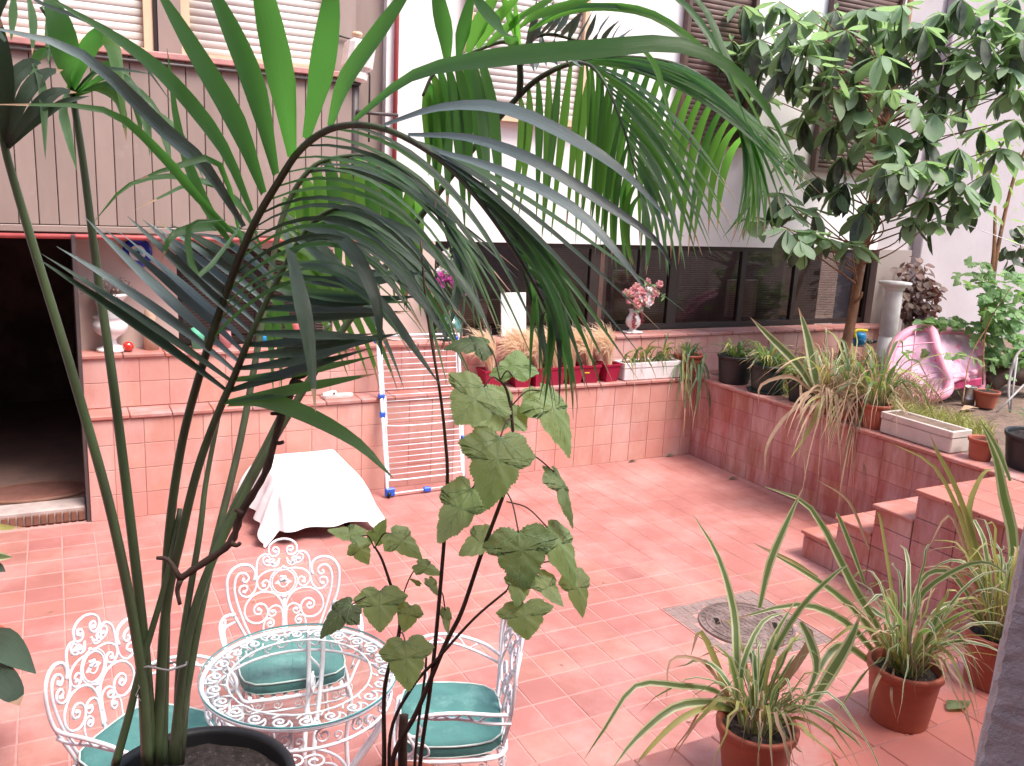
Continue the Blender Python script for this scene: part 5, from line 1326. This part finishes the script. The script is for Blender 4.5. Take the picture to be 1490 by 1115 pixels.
shrub('vine', 'pale green lobed vine growing over the pink pool at the right edge', 'vine', at(1440, 560, 8.1),
      [[(1425, 560, 8.6), (1420, 500, 8.6), (1385, 474, 8.6), (1330, 480, 8.5)], [(1430, 560, 8.1), (1435, 480, 8.0), (1470, 420, 7.8)], [(1400, 588, 7.9), (1412, 520, 8), (1440, 470, 8.0)]],
      [(1462, 435, 8.3, 40, 45, 110), (1450, 495, 8.6, 40, 38, 100), (1385, 472, 8.55, 60, 10, 50), (1475, 520, 8.4, 35, 30, 50), (1420, 400, 8.4, 32, 18, 28), (1395, 520, 8.0, 40, 8, 5), (1340, 514, 8, 25, 5, 4)], 'vine', .105, 202, stemm='bark', sr=.007)
shrub('young_tree', 'slim brown trunked young tree against the grey wall at right', 'tree', at(1432, 500, 9.0),
      [[(1425, 520, 9.0), (1440, 440, 9.0), (1452, 360, 9.0), (1475, 260, 8.9), (1500, 200, 8.8)], [(1430, 470, 9), (1445, 380, 9), (1448, 300, 9)]],
      [(1460, 240, 8.6, 40, 40, 26), (1440, 200, 8.6, 40, 25, 20), (1470, 320, 8.7, 30, 30, 10)], 'tleaf_new', .13, 203, W=.5, sr=.03)
shrub('dark_ivy', 'dark green ivy at the right edge behind the vine', 'ivy', at(1490, 380, 9.2),
      [[(1500, 450, 9.2), (1490, 380, 9.2), (1480, 340, 9.2)]], [(1487, 365, 9.0, 26, 40, 60)], 'tleaf_dark', .11, 204, W=.8, sr=.012)
shrub('maroon_bush', 'maroon leaved bush against the wall right of the white column', 'bush', at(1335, 500, 9.9),
      [[(1332, 520, 9.9), (1333, 440, 9.9), (1336, 380, 9.9)], [(1334, 500, 9.9), (1350, 430, 9.8)]], [(1330, 400, 9.7, 22, 28, 90), (1340, 430, 9.6, 28, 30, 120), (1332, 460, 9.7, 22, 24, 70)], 'purple_leaf', .12, 205, W=.7, sr=.018, stemm='twig')
wr = MB().tube([at(1408, 328, 7.0), at(1500, 362, 6.6)], .003, 5); tag(wr.build('clothes_line', M['white']), 'thin white line stretched in front of the grey wall at right', 'line')
wr = MB(); wr.tube(catmull([at(1290, 85, 8), at(1320, 95, 8), at(1360, 140, 7.9), (at(1490, 145, 7.9))], 6), .004, 5)
tag(wr.build('garden_wire', M['wire']), 'thin wire strung through the tree crown', 'wire')

# ================================================================== THE PALM IN THE FOREGROUND
rp = random.Random(301)
pc = V(.235, 1.90, TZ); prim = at(285, 1140, 1.86)
PC = V(prim.x, prim.y, TZ)
palm = empty('kentia_palm', PC, 'tall kentia palm in a round black pot arching over the whole view', 'palm')
pot_mesh(palm, PC, .195, .15, prim.z-TZ, 'black_pot', rimh=.04, rimw=.012, soil=.035)
ptop = prim.z
def frond(path, r0, r1, m='rachis'):
    q = catmull([at(*p) for p in path], 6)
    o = MB().tube(q, [r0+(r1-r0)*i/(len(q)-1) for i in range(len(q))], 8).build('frond', M[m], palm)
    return o, q
nleaf = [0]
def leaflet(fr_, P, wpx, m='palm', nrm=None, peak=.3, n=11, fold=.3):
    "leaflet along points (x, y, depth); width in pixels at the middle"
    pts = catmull([at(*p) for p in P], max(3, int(n/(len(P)-1)))); k = len(pts)
    dm = sum(p[2] for p in P)/len(P); w_ = wpx/F_PX*dm
    hw = wprof(w_, k, .35, .03, peak)
    if nrm is None:
        mid = pts[k//2]; nrm = ((CAM-mid).normalized()*.85+V(rp.uniform(-.25, .25), rp.uniform(-.25, .25), rp.uniform(.1, .5))).normalized()
    b = MB(); b.strip(pts, hw, nrm, fold, twist=rp.uniform(-.2, .2)); nleaf[0] += 1
    if rp.random() < .3: b.m[-1] = b.m[-2] = 1
    return b.build('leaflet', [M[m], M['straw']], fr_)
def fan(fr_, q, t0, t1, n, ctrl, tips, w_, m='palm', jit=5, nrm=None, peak=.3, dj=.03):
    for i in range(n):
        t = i/(n-1) if n > 1 else .5
        p0 = path_at(q, t0+(t1-t0)*t); c = interp(ctrl, t); e = interp(tips, t)
        c = (c[0]+rp.uniform(-jit, jit), c[1]+rp.uniform(-jit, jit), c[2]+rp.uniform(-dj, dj)); e = (e[0]+rp.uniform(-jit*1.8, jit*1.8), e[1]+rp.uniform(-jit*1.8, jit*1.8), e[2]+rp.uniform(-dj, dj))
        P1, P2 = at(*c), at(*e); K = 11
        pts = [p0*(1-s)**2+P1*2*s*(1-s)+P2*s*s for s in [k/K for k in range(K+1)]]
        dm = (c[2]+e[2])/2; ww = w_(t) if callable(w_) else w_
        hw = wprof(ww/F_PX*dm, K+1, .35, .03, peak)
        nn = nrm or ((CAM-pts[5]).normalized()*.85+V(rp.uniform(-.4, .4), rp.uniform(-.4, .4), rp.uniform(0, .6))).normalized()
        b = MB(); b.strip(pts, hw, nn, .3, twist=rp.uniform(-.4, .4)); nleaf[0] += 1
        if rp.random() < .3: b.m[-1] = b.m[-2] = 1
        b.build('leaflet', [M[rp.choice(m) if isinstance(m, (list, tuple)) else m], M['straw']], fr_)

# frond A: the big one over the middle
A_, a_ = frond([(236, 1112, 1.86), (240, 950, 1.86), (244, 800, 1.84), (262, 660, 1.80), (289, 551, 1.74), (330, 425, 1.66), (367, 332, 1.58), (405, 265, 1.50), (440, 215, 1.44), (490, 185, 1.38), (560, 188, 1.32), (640, 232, 1.28), (700, 295, 1.25), (755, 375, 1.24), (795, 450, 1.24), (820, 520, 1.25)], .0105, .0022)
for P, w_ in (([(425, 229, 1.46), (410, 120, 1.3), (385, 0, 1.2), (378, -60, 1.16)], 42), ([(402, 255, 1.5), (375, 140, 1.34), (335, 40, 1.24), (290, -50, 1.18)], 38), ([(445, 203, 1.43), (466, 110, 1.32), (480, 20, 1.24), (486, -60, 1.2)], 40),
              ([(479, 186, 1.4), (500, 120, 1.3), (555, 40, 1.2), (620, -50, 1.15)], 38), ([(384, 282, 1.54), (345, 180, 1.4), (275, 60, 1.28), (215, -40, 1.22)], 34), ([(366, 308, 1.58), (325, 215, 1.45), (255, 125, 1.3), (180, 62, 1.2), (60, -10, 1.1)], 26),
              ([(355, 330, 1.6), (300, 245, 1.5), (240, 190, 1.4), (120, 80, 1.2), (-30, 36, 1.1)], 24), ([(345, 345, 1.6), (290, 290, 1.5), (230, 220, 1.4), (150, 160, 1.3), (-20, 152, 1.2)], 15), ([(340, 360, 1.62), (300, 300, 1.56), (262, 200, 1.5), (243, 70, 1.45)], 16),
              ([(514, 176, 1.36), (600, 110, 1.2), (720, 84, 1.08), (860, 72, 1.02), (990, 66, 1.0), (1090, 120, 1.02), (1150, 225, 1.05)], 30), ([(558, 182, 1.32), (640, 156, 1.2), (737, 158, 1.1), (845, 208, 1.05), (920, 262, 1.05), (995, 345, 1.08)], 21),
              ([(593, 196, 1.3), (680, 200, 1.2), (773, 232, 1.12), (870, 290, 1.1), (950, 346, 1.1), (985, 400, 1.12)], 17), ([(626, 217, 1.29), (720, 245, 1.22), (830, 300, 1.16), (900, 370, 1.14), (945, 430, 1.15)], 17)):
    leaflet(A_, P, w_, 'palm_sheen' if w_ in (21, 17, 24) else 'palm', peak=.35)
fan(A_, a_, .80, .97, 15, [(720, 240, 1.25), (800, 330, 1.2), (830, 400, 1.2), (810, 450, 1.22)], [(985, 450, 1.15), (925, 545, 1.17), (862, 570, 1.2), (838, 605, 1.2), (812, 600, 1.24), (782, 590, 1.25)], 12, ['palm', 'palm', 'palm_dark'], 7)
fan(A_, a_, .80, .97, 12, [(700, 240, 1.3), (770, 330, 1.3), (780, 430, 1.3)], [(880, 500, 1.28), (845, 560, 1.3), (800, 590, 1.3), (772, 570, 1.3)], 8, ['palm', 'palm_dark'], 9)
fan(A_, a_, .45, .74, 17, [(470, 300, 1.5), (520, 230, 1.45), (600, 190, 1.38), (690, 215, 1.35)], [(600, 520, 1.45), (650, 480, 1.42), (735, 500, 1.38), (790, 540, 1.34)], 8, ['palm', 'palm', 'palm_dark'], 9, peak=.35)

# frond B: fan on the left, on the right shade put into darker leaflet colour
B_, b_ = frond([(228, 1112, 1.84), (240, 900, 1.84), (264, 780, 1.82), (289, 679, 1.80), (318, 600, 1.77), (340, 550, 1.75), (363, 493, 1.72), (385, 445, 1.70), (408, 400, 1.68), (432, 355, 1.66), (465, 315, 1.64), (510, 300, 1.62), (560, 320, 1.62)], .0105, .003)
fan(B_, b_, .60, .80, 13, [(205, 474, 1.64), (255, 412, 1.64), (300, 385, 1.64), (348, 330, 1.64)], [(60, 380, 1.5), (75, 364, 1.5), (126, 322, 1.52), (158, 335, 1.52), (181, 307, 1.52), (205, 318, 1.54), (233, 323, 1.55), (262, 345, 1.55), (294, 319, 1.56)], 17, ['palm_sheen', 'palm_sheen', 'palm_dark'], 6, nrm=V(-.25, -.7, .75).normalized(), peak=.4)
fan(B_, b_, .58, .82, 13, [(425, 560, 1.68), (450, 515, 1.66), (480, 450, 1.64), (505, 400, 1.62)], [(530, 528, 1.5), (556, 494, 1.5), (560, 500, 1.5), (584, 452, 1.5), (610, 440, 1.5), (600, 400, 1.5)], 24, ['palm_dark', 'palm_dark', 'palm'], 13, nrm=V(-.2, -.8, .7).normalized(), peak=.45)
leaflet(B_, [(332, 588, 1.76), (385, 583, 1.68), (450, 605, 1.6), (520, 645, 1.55), (572, 696, 1.52)], 28, 'palm')
for P, w_ in (([(415, 335, 1.6), (435, 420, 1.5), (450, 500, 1.48), (459, 600, 1.47)], 24), ([(440, 330, 1.6), (500, 350, 1.5), (545, 430, 1.45), (555, 520, 1.45)], 22), ([(430, 345, 1.6), (500, 400, 1.52), (560, 450, 1.48), (640, 560, 1.45)], 24),
              ([(470, 318, 1.6), (560, 370, 1.5), (610, 430, 1.45), (655, 500, 1.42)], 20), ([(500, 300, 1.6), (600, 340, 1.5), (680, 420, 1.45), (720, 500, 1.42)], 16), ([(350, 330, 1.6), (290, 400, 1.5), (275, 330, 1.48), (330, 320, 1.48)], 10),
              ([(355, 370, 1.65), (320, 240, 1.5), (250, 245, 1.45), (200, 262, 1.45)], 10), ([(380, 360, 1.65), (345, 290, 1.6), (270, 258, 1.55), (190, 268, 1.5), (135, 325, 1.5)], 9), ([(375, 350, 1.65), (320, 330, 1.6), (255, 340, 1.5), (235, 380, 1.5)], 14), ([(375, 340, 1.65), (330, 280, 1.6), (285, 265, 1.55), (196, 306, 1.5)], 9)):
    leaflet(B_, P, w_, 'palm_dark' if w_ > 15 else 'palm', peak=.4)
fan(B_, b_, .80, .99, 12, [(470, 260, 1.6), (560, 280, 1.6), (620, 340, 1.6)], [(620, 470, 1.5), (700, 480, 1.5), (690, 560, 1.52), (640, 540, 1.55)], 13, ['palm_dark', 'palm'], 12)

# frond C: behind, backlit, arching to the right
C_, c_q = frond([(250, 1112, 1.9), (280, 900, 1.95), (345, 740, 2.0), (440, 570, 2.02), (540, 420, 2.0), (600, 332, 1.98), (672, 237, 1.95), (756, 139, 1.9), (800, 105, 1.88), (845, 90, 1.86), (920, 84, 1.82), (1000, 100, 1.78), (1060, 150, 1.75), (1095, 215, 1.74), (1110, 280, 1.74)], .0105, .0025)
fan(C_, c_q, .76, .985, 34, [(980, 70, 1.7), (1060, 100, 1.65), (1110, 150, 1.64), (1120, 230, 1.64), (1110, 280, 1.66)], [(1195, 295, 1.6), (1175, 265, 1.6), (1165, 300, 1.6), (1120, 330, 1.6), (1060, 350, 1.62), (1100, 350, 1.65), (1065, 345, 1.7)], 9, ['palm_backlit', 'palm_backlit', 'palm'], 9, peak=.25)
fan(C_, c_q, .71, .95, 23, [(765, 170, 1.9), (850, 150, 1.9), (950, 170, 1.85), (1050, 220, 1.8)], [(748, 320, 1.95), (800, 350, 1.95), (860, 352, 1.92), (930, 365, 1.9), (985, 385, 1.86), (1045, 340, 1.82)], 13, ['palm_backlit', 'palm_backlit', 'palm'], 5, peak=.4, nrm=V(-.35, -1, .0).normalized())
# frond F: herringbone hanging inside it
F_, f_q = frond([(840, 90, 1.86), (862, 98, 1.8), (884, 128, 1.76), (905, 180, 1.74), (922, 240, 1.74), (932, 290, 1.75)], .004, .0018)
fan(F_, f_q, .12, .98, 14, [(870, 180, 1.8), (880, 250, 1.78), (900, 320, 1.78)], [(845, 300, 1.86), (862, 345, 1.85), (880, 385, 1.85), (905, 400, 1.84), (930, 385, 1.82)], 10, ['palm_backlit', 'palm'], 4, peak=.35)
fan(F_, f_q, .08, .98, 18, [(960, 110, 1.66), (980, 200, 1.66), (980, 280, 1.68), (950, 330, 1.7)], [(1075, 300, 1.55), (1060, 350, 1.56), (1010, 375, 1.58), (975, 400, 1.6), (940, 395, 1.65)], 8, ['palm', 'palm', 'palm_backlit'], 5, peak=.3)

# frond D: top centre
D_, d_q = frond([(756, 139, 1.9), (757, 105, 1.88), (752, 75, 1.86), (733, 60, 1.84), (695, 72, 1.82), (660, 88, 1.8), (632, 106, 1.8), (615, 140, 1.8)], .008, .003)
for P, w_ in (([(651, 92, 1.8), (648, 50, 1.75), (638, 0, 1.7), (635, -50, 1.68)], 26), ([(667, 84, 1.8), (675, 40, 1.75), (692, -30, 1.7)], 22), ([(680, 77, 1.8), (700, 30, 1.75), (735, -30, 1.7)], 24), ([(695, 70, 1.8), (720, 30, 1.75), (770, -20, 1.7)], 18), ([(708, 66, 1.82), (738, 40, 1.78), (790, 0, 1.72)], 14),
              ([(752, 74, 1.84), (738, 48, 1.75), (706, 16, 1.68), (680, -20, 1.62)], 30), ([(757, 76, 1.84), (752, 40, 1.78), (748, -20, 1.72)], 10), ([(757, 70, 1.84), (740, 20, 1.75), (725, -30, 1.7)], 12),
              ([(756, 26, 1.7), (790, 6, 1.66), (830, -20, 1.6)], 16), ([(756, 40, 1.7), (780, 22, 1.66), (850, 0, 1.6), (880, -20, 1.58)], 15), ([(770, 45, 1.72), (820, 20, 1.66), (880, 10, 1.6), (950, 22, 1.55), (1020, 70, 1.52), (1080, 130, 1.5), (1125, 220, 1.5)], 13),
              ([(772, 42, 1.72), (815, 16, 1.66), (870, 8, 1.6), (960, 25, 1.56), (1030, 90, 1.5)], 8), ([(940, -30, 1.5), (1000, 10, 1.45), (1050, 85, 1.42), (1090, 190, 1.42)], 10), ([(985, -30, 1.5), (1030, 20, 1.48), (1060, 90, 1.46), (1130, 180, 1.45), (1170, 270, 1.45)], 12), ([(925, 62, 1.6), (950, 90, 1.6), (965, 130, 1.6), (980, 195, 1.6)], 9)):
    leaflet(D_, P, w_, rp.choice(['palm', 'palm_backlit']) if w_ < 26 else 'palm', peak=.4)
fan(D_, d_q, .55, .97, 9, [(720, 130, 1.85), (670, 130, 1.85), (625, 140, 1.85)], [(722, 330, 1.9), (700, 300, 1.9), (672, 335, 1.9), (640, 300, 1.9), (618, 260, 1.9)], 19, ['palm_backlit', 'palm'], 4, peak=.45, nrm=V(-.35, -1, 0).normalized())
G2, g2q = frond([(757, 100, 1.9), (770, 62, 1.86), (800, 50, 1.84), (850, 62, 1.82), (905, 68, 1.8)], .005, .002)
fan(G2, g2q, .1, .98, 14, [(778, 40, 1.8), (830, 40, 1.8), (895, 50, 1.8)], [(785, 0, 1.78), (830, 5, 1.78), (870, 20, 1.76), (920, 34, 1.76)], 13, 'palm_sheen', 4, nrm=V(-.2, -.3, 1).normalized(), peak=.4)
fan(G2, g2q, .1, .7, 6, [(775, 80, 1.84), (820, 90, 1.84)], [(772, 108, 1.84), (800, 100, 1.84), (850, 100, 1.84)], 12, 'palm_sheen', 3, nrm=V(-.2, -.3, 1).normalized())

# frond E: bright hanging leaflets behind the middle
E_, e_q = frond([(252, 1112, 1.9), (300, 850, 2.0), (350, 640, 2.1), (385, 450, 2.15), (410, 320, 2.15), (450, 248, 2.12), (500, 228, 2.1), (560, 232, 2.06), (600, 262, 2.04), (640, 320, 2.02), (665, 390, 2.0)], .010, .0025)
fan(E_, e_q, .66, .90, 12, [(430, 250, 2.15), (520, 240, 2.12), (600, 300, 2.1)], [(415, 400, 2.2), (480, 420, 2.2), (560, 430, 2.18), (610, 460, 2.15)], 22, ['palm_backlit', 'palm_backlit', 'palm'], 5, peak=.45, nrm=V(-.35, -1, 0).normalized())
fan(E_, e_q, .72, .99, 20, [(560, 220, 2.0), (640, 240, 1.95), (690, 320, 1.92), (690, 400, 1.92)], [(745, 400, 1.85), (740, 470, 1.85), (700, 500, 1.86), (660, 480, 1.9), (625, 520, 1.95)], 9, ['palm', 'palm_dark'], 8)
fan(E_, e_q, .52, .66, 11, [(400, 440, 2.2), (470, 380, 2.2), (540, 400, 2.2)], [(400, 560, 2.25), (455, 585, 2.25), (520, 545, 2.25), (545, 560, 2.2), (600, 560, 2.2)], 15, ['palm_backlit', 'palm', 'palm_dark'], 8)

# frond G: upper left
G_, g_q = frond([(222, 1112, 1.84), (212, 960, 1.82), (190, 760, 1.78), (165, 560, 1.74), (145, 420, 1.72), (133, 330, 1.70), (120, 230, 1.68), (106, 140, 1.66), (100, 100, 1.65), (85, 50, 1.64), (60, 10, 1.62)], .011, .004)
for P, w_, m in (([(104, 134, 1.66), (98, 90, 1.55), (85, 30, 1.5), (60, -30, 1.48)], 40, 'palm'), ([(104, 134, 1.66), (118, 90, 1.6), (138, 55, 1.56), (150, 36, 1.55)], 26, 'palm'), ([(106, 138, 1.66), (130, 110, 1.6), (160, 100, 1.55), (222, 108, 1.5)], 10, 'palm_dark'),
                 ([(108, 138, 1.66), (150, 95, 1.6), (180, 110, 1.6), (200, 160, 1.6), (206, 204, 1.6)], 16, 'palm'), ([(108, 140, 1.66), (160, 108, 1.6), (195, 130, 1.58), (215, 190, 1.58), (218, 228, 1.58)], 15, 'palm'), ([(108, 140, 1.66), (170, 120, 1.6), (215, 150, 1.58), (240, 200, 1.58), (250, 250, 1.58)], 16, 'palm'),
                 ([(106, 142, 1.66), (150, 122, 1.6), (190, 145, 1.6), (260, 190, 1.6), (300, 270, 1.6)], 12, 'palm'), ([(100, 130, 1.66), (130, 70, 1.6), (160, 62, 1.58), (172, 110, 1.56), (184, 195, 1.56)], 22, 'palm_backlit'), ([(104, 138, 1.66), (145, 130, 1.6), (175, 150, 1.6), (184, 206, 1.6)], 16, 'palm'),
                 ([(95, 90, 1.64), (70, 75, 1.6), (50, 90, 1.6), (48, 140, 1.6)], 14, 'palm'), ([(100, 130, 1.66), (92, 160, 1.62), (100, 200, 1.6), (112, 250, 1.6)], 14, 'palm'), ([(70, 10, 1.6), (72, 50, 1.6), (70, 95, 1.6)], 13, 'palm'), ([(40, -10, 1.6), (48, 30, 1.6), (47, 80, 1.6)], 12, 'palm'), ([(20, -10, 1.6), (19, 20, 1.6), (16, 60, 1.6)], 12, 'palm'),
                 ([(30, -20, 1.4), (60, 5, 1.35), (140, 35, 1.3), (190, 70, 1.3), (250, 150, 1.32)], 9, 'palm_dark')):
    leaflet(G_, P, w_, m, peak=.45)
# frond H: far left
H_, h_q = frond([(215, 1112, 1.82), (205, 970, 1.8), (165, 760, 1.74), (110, 560, 1.68), (55, 380, 1.62), (25, 280, 1.58), (6, 210, 1.55), (-4, 140, 1.52), (-8, 60, 1.5)], .011, .005)
for P, w_, m in (([(8, 212, 1.55), (9, 150, 1.5), (4, 80, 1.45), (-2, 20, 1.42)], 26, 'palm_dark'), ([(10, 215, 1.55), (14, 130, 1.5), (40, 95, 1.5), (60, 92, 1.5)], 24, 'palm_dark'), ([(11, 214, 1.55), (30, 150, 1.5), (60, 110, 1.5), (92, 102, 1.5)], 24, 'palm_dark'), ([(12, 214, 1.55), (45, 165, 1.5), (80, 135, 1.5), (112, 135, 1.5)], 20, 'palm_dark'), ([(12, 216, 1.55), (50, 180, 1.52), (90, 150, 1.5), (130, 140, 1.5)], 12, 'palm_dark'),
                 ([(48, 92, 1.5), (62, 130, 1.5), (66, 232, 1.5)], 12, 'palm'), ([(8, 60, 1.4), (-10, 30, 1.38), (20, -20, 1.35)], 16, 'palm_dark')):
    leaflet(H_, P, w_, m, peak=.5)
# more bare stalks in the bundle
for path in ([(258, 1112, 1.92), (262, 960, 1.94), (290, 780, 1.98), (300, 700, 2.0), (322, 585, 2.0)], [(262, 1112, 1.94), (285, 900, 1.98), (330, 760, 2.0), (385, 650, 2.02), (450, 520, 2.03), (480, 470, 2.03)], [(212, 1112, 1.82), (205, 985, 1.82), (198, 900, 1.82)],
             [(168, 1112, 1.80), (188, 1040, 1.8), (205, 970, 1.8), (240, 850, 1.82), (262, 740, 1.84)]):
    frond(path, .009, .005)
# tie and dead branch
tie = MB(); tie.tube([at(x, y, d) for x, y, d in ((198, 976, 1.80), (215, 970, 1.795), (245, 976, 1.80), (270, 968, 1.86), (272, 962, 1.95), (240, 966, 1.97), (200, 972, 1.9), (198, 976, 1.80))], .0025, 5)
tie.tube([at(x, y, 1.795) for x, y in ((200, 978), (196, 990), (203, 1000), (197, 1012), (205, 1020))], .0015, 4)
tag(tie.build('wire_tie', M['wire']), 'thin wire tied round the bundle of palm stalks', 'wire')
db = empty('dead_branch', at(220, 830, 1.7), 'knobbly dark dead branch standing among the palm stalks', 'branch')
q = catmull([at(262, 842, 1.72), at(292, 822, 1.72), at(335, 790, 1.72), at(352, 745, 1.71), at(385, 690, 1.70), at(400, 640, 1.70), at(412, 600, 1.70), at(428, 556, 1.70), at(430, 542, 1.70)], 5)
rr = random.Random(77)
MB().tube(q, [.007+rr.uniform(-.001, .002) for _ in q], 8).build('stem', M['twig'], db)
for P in ([(430, 548), (424, 540), (418, 536)], [(430, 548), (440, 548), (447, 544)], [(428, 560), (436, 556), (444, 560)], [(412, 605), (404, 602), (394, 602)], [(398, 642), (406, 645), (413, 643)], [(336, 790), (344, 794), (350, 790)], [(262, 842), (245, 815), (228, 812)], [(262, 845), (258, 860), (262, 880)], [(352, 748), (345, 742), (342, 744)]):
    MB().tube(catmull([at(x, y, 1.70) for x, y in P], 3), [.006, .0055, .005, .0045, .004, .004, .0035][:7], 6).build('twig', M['twig'], db)

# ================================================================== SHRUB WITH LOBED LEAVES
sb = on_z(588, 1190, TZ); 
shr = empty('lobed_leaf_shrub', (sb.x, sb.y, TZ), 'thin dark stemmed shrub with big maple shaped leaves in front of the table', 'shrub')
S0 = 1.62
base = at(585, 1180, 1.72)
pot_mesh(shr, V(base.x, base.y, TZ), .12, .10, max(.12, base.z-TZ+.02), 'terra_pot', soil=.03)
def stem(P, r0, r1): 
    q = catmull([at(*p) for p in P], 5); MB().tube(q, [r0+(r1-r0)*i/(len(q)-1) for i in range(len(q))], 7).build('stem', M['twig'], shr)
stem([(578, 1185, 1.72), (572, 1105, 1.68), (607, 1035, 1.64), (648, 938, 1.6), (672, 890, 1.58), (700, 808, 1.55), (737, 707, 1.5), (746, 660, 1.48), (745, 610, 1.46), (738, 570, 1.45), (728, 553, 1.44)], .0055, .002)
stem([(610, 1185, 1.72), (612, 1105, 1.68), (629, 979, 1.62), (645, 804, 1.56), (651, 700, 1.54), (648, 640, 1.52), (640, 570, 1.5), (625, 480, 1.48), (618, 420, 1.46), (612, 350, 1.45)], .0045, .0016)
stem([(570, 1185, 1.74), (568, 1070, 1.68), (600, 1000, 1.64), (640, 955, 1.6), (690, 900, 1.56), (737, 860, 1.53)], .004, .002)
stem([(556, 1185, 1.74), (559, 1100, 1.7), (560, 1000, 1.66), (580, 925, 1.64), (580, 890, 1.64), (568, 850, 1.62), (556, 815, 1.62), (545, 795, 1.62)], .005, .002)
stem([(600, 1185, 1.72), (606, 1080, 1.7), (618, 985, 1.66), (621, 945, 1.65)], .0035, .002)
stem([(586, 1185, 1.74), (586, 1080, 1.72), (588, 1040, 1.72)], .010, .009)
lvar = [lobed('mleaf', seed=i, cup=c) for i, c in enumerate((.10, .2, .3, -.05))]
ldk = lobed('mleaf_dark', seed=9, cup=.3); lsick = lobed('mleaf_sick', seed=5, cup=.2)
def mleaf(ax, ay, tx, ty, d, wratio=1.0, me=None, tilt=0, turn=0, st=None, dt=0):
    "leaf whose stalk joint is at (ax, ay) and tip at (tx, ty); turn rotates it about its own midrib"
    ln = math.hypot(tx-ax, ty-ay)/F_PX*d
    if dt == 0: dt = -ln*.55
    a, t = at(ax-(tx-ax)*.05, ay-(ty-ay)*.05, d), at(tx+(tx-ax)*.04, ty+(ty-ay)*.04, d+dt); y = (t-a); L = y.length/1.04; y.normalize(); wratio *= .92
    z = (CAM-a).normalized(); z = (z-y*z.dot(y)).normalized(); z = Matrix.Rotation(radians(turn), 3, y) @ z; x = y.cross(z)
    mt = Matrix.Translation(a) @ Matrix((x, y, z)).transposed().to_4x4() @ Matrix.Diagonal((L*wratio, L, L, 1))
    inst('leaf', me or rp.choice(lvar), shr, mtx=mt)
    if st:
        s0 = at(*st); MB().tube(catmull([s0, s0.lerp(a, .5)+V(0, 0, .012), a], 5), .0013, 5).build('leaf_stalk', M['twig'], shr)
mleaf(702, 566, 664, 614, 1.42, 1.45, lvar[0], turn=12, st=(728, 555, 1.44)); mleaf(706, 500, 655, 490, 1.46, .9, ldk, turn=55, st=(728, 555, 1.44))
mleaf(746, 545, 750, 502, 1.44, 1.3, lvar[1], turn=-15, st=(728, 553, 1.44), dt=.03); mleaf(727, 642, 714, 732, 1.40, 1.05, lvar[1], turn=-8, st=(745, 610, 1.46))
mleaf(742, 590, 684, 624, 1.5, 1.1, lvar[3], turn=20, st=(744, 600, 1.46)); mleaf(790, 572, 842, 641, 1.5, .75, lvar[2], turn=-40, st=(745, 590, 1.46))
mleaf(683, 716, 640, 795, 1.5, .8, lvar[3], turn=25, st=(720, 700, 1.5)); mleaf(808, 690, 848, 755, 1.5, .55, lsick, turn=-60, st=(746, 660, 1.48))
mleaf(755, 779, 762, 852, 1.44, 1.3, lsick, turn=5, st=(737, 715, 1.5)); mleaf(712, 780, 668, 812, 1.55, .9, lvar[3], turn=30, st=(706, 790, 1.54)); mleaf(800, 772, 845, 835, 1.48, .8, lvar[2], turn=-30, st=(737, 730, 1.5))
mleaf(836, 838, 852, 893, 1.5, .75, lvar[1], turn=-20, st=(780, 820, 1.5)); mleaf(758, 840, 752, 882, 1.43, 1.0, lvar[0], turn=0, st=(737, 860, 1.53)); mleaf(762, 882, 765, 928, 1.42, 1.65, lvar[1], turn=10, st=(740, 858, 1.53))
mleaf(786, 842, 818, 886, 1.46, .7, lvar[3], turn=-30, st=(760, 840, 1.5)); mleaf(553, 864, 552, 918, 1.58, 1.3, lvar[0], turn=10, st=(572, 862, 1.62)); mleaf(597, 884, 590, 917, 1.58, 1.2, lvar[2], turn=-10, st=(580, 895, 1.64))
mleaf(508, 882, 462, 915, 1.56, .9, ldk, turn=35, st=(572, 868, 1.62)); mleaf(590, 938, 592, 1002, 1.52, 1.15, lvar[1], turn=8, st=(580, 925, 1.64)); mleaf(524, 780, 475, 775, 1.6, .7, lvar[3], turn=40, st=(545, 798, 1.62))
mleaf(572, 778, 612, 806, 1.6, .8, lvar[1], turn=-20, st=(546, 796, 1.62)); mleaf(545, 786, 560, 758, 1.62, .7, lvar[0], turn=0); mleaf(520, 792, 532, 818, 1.63, 1.2, lvar[2], turn=10); mleaf(610, 822, 642, 834, 1.62, .7, lvar[0], turn=-30, st=(580, 885, 1.64))
mleaf(648, 890, 650, 925, 1.6, .6, lvar[3], turn=-40, st=(640, 860, 1.6)); mleaf(625, 845, 638, 870, 1.6, .6, lvar[3], turn=-30); mleaf(610, 850, 596, 842, 1.62, .4, lvar[0])
print('palm leaflets', nleaf[0], 'objects', len(COL.objects))
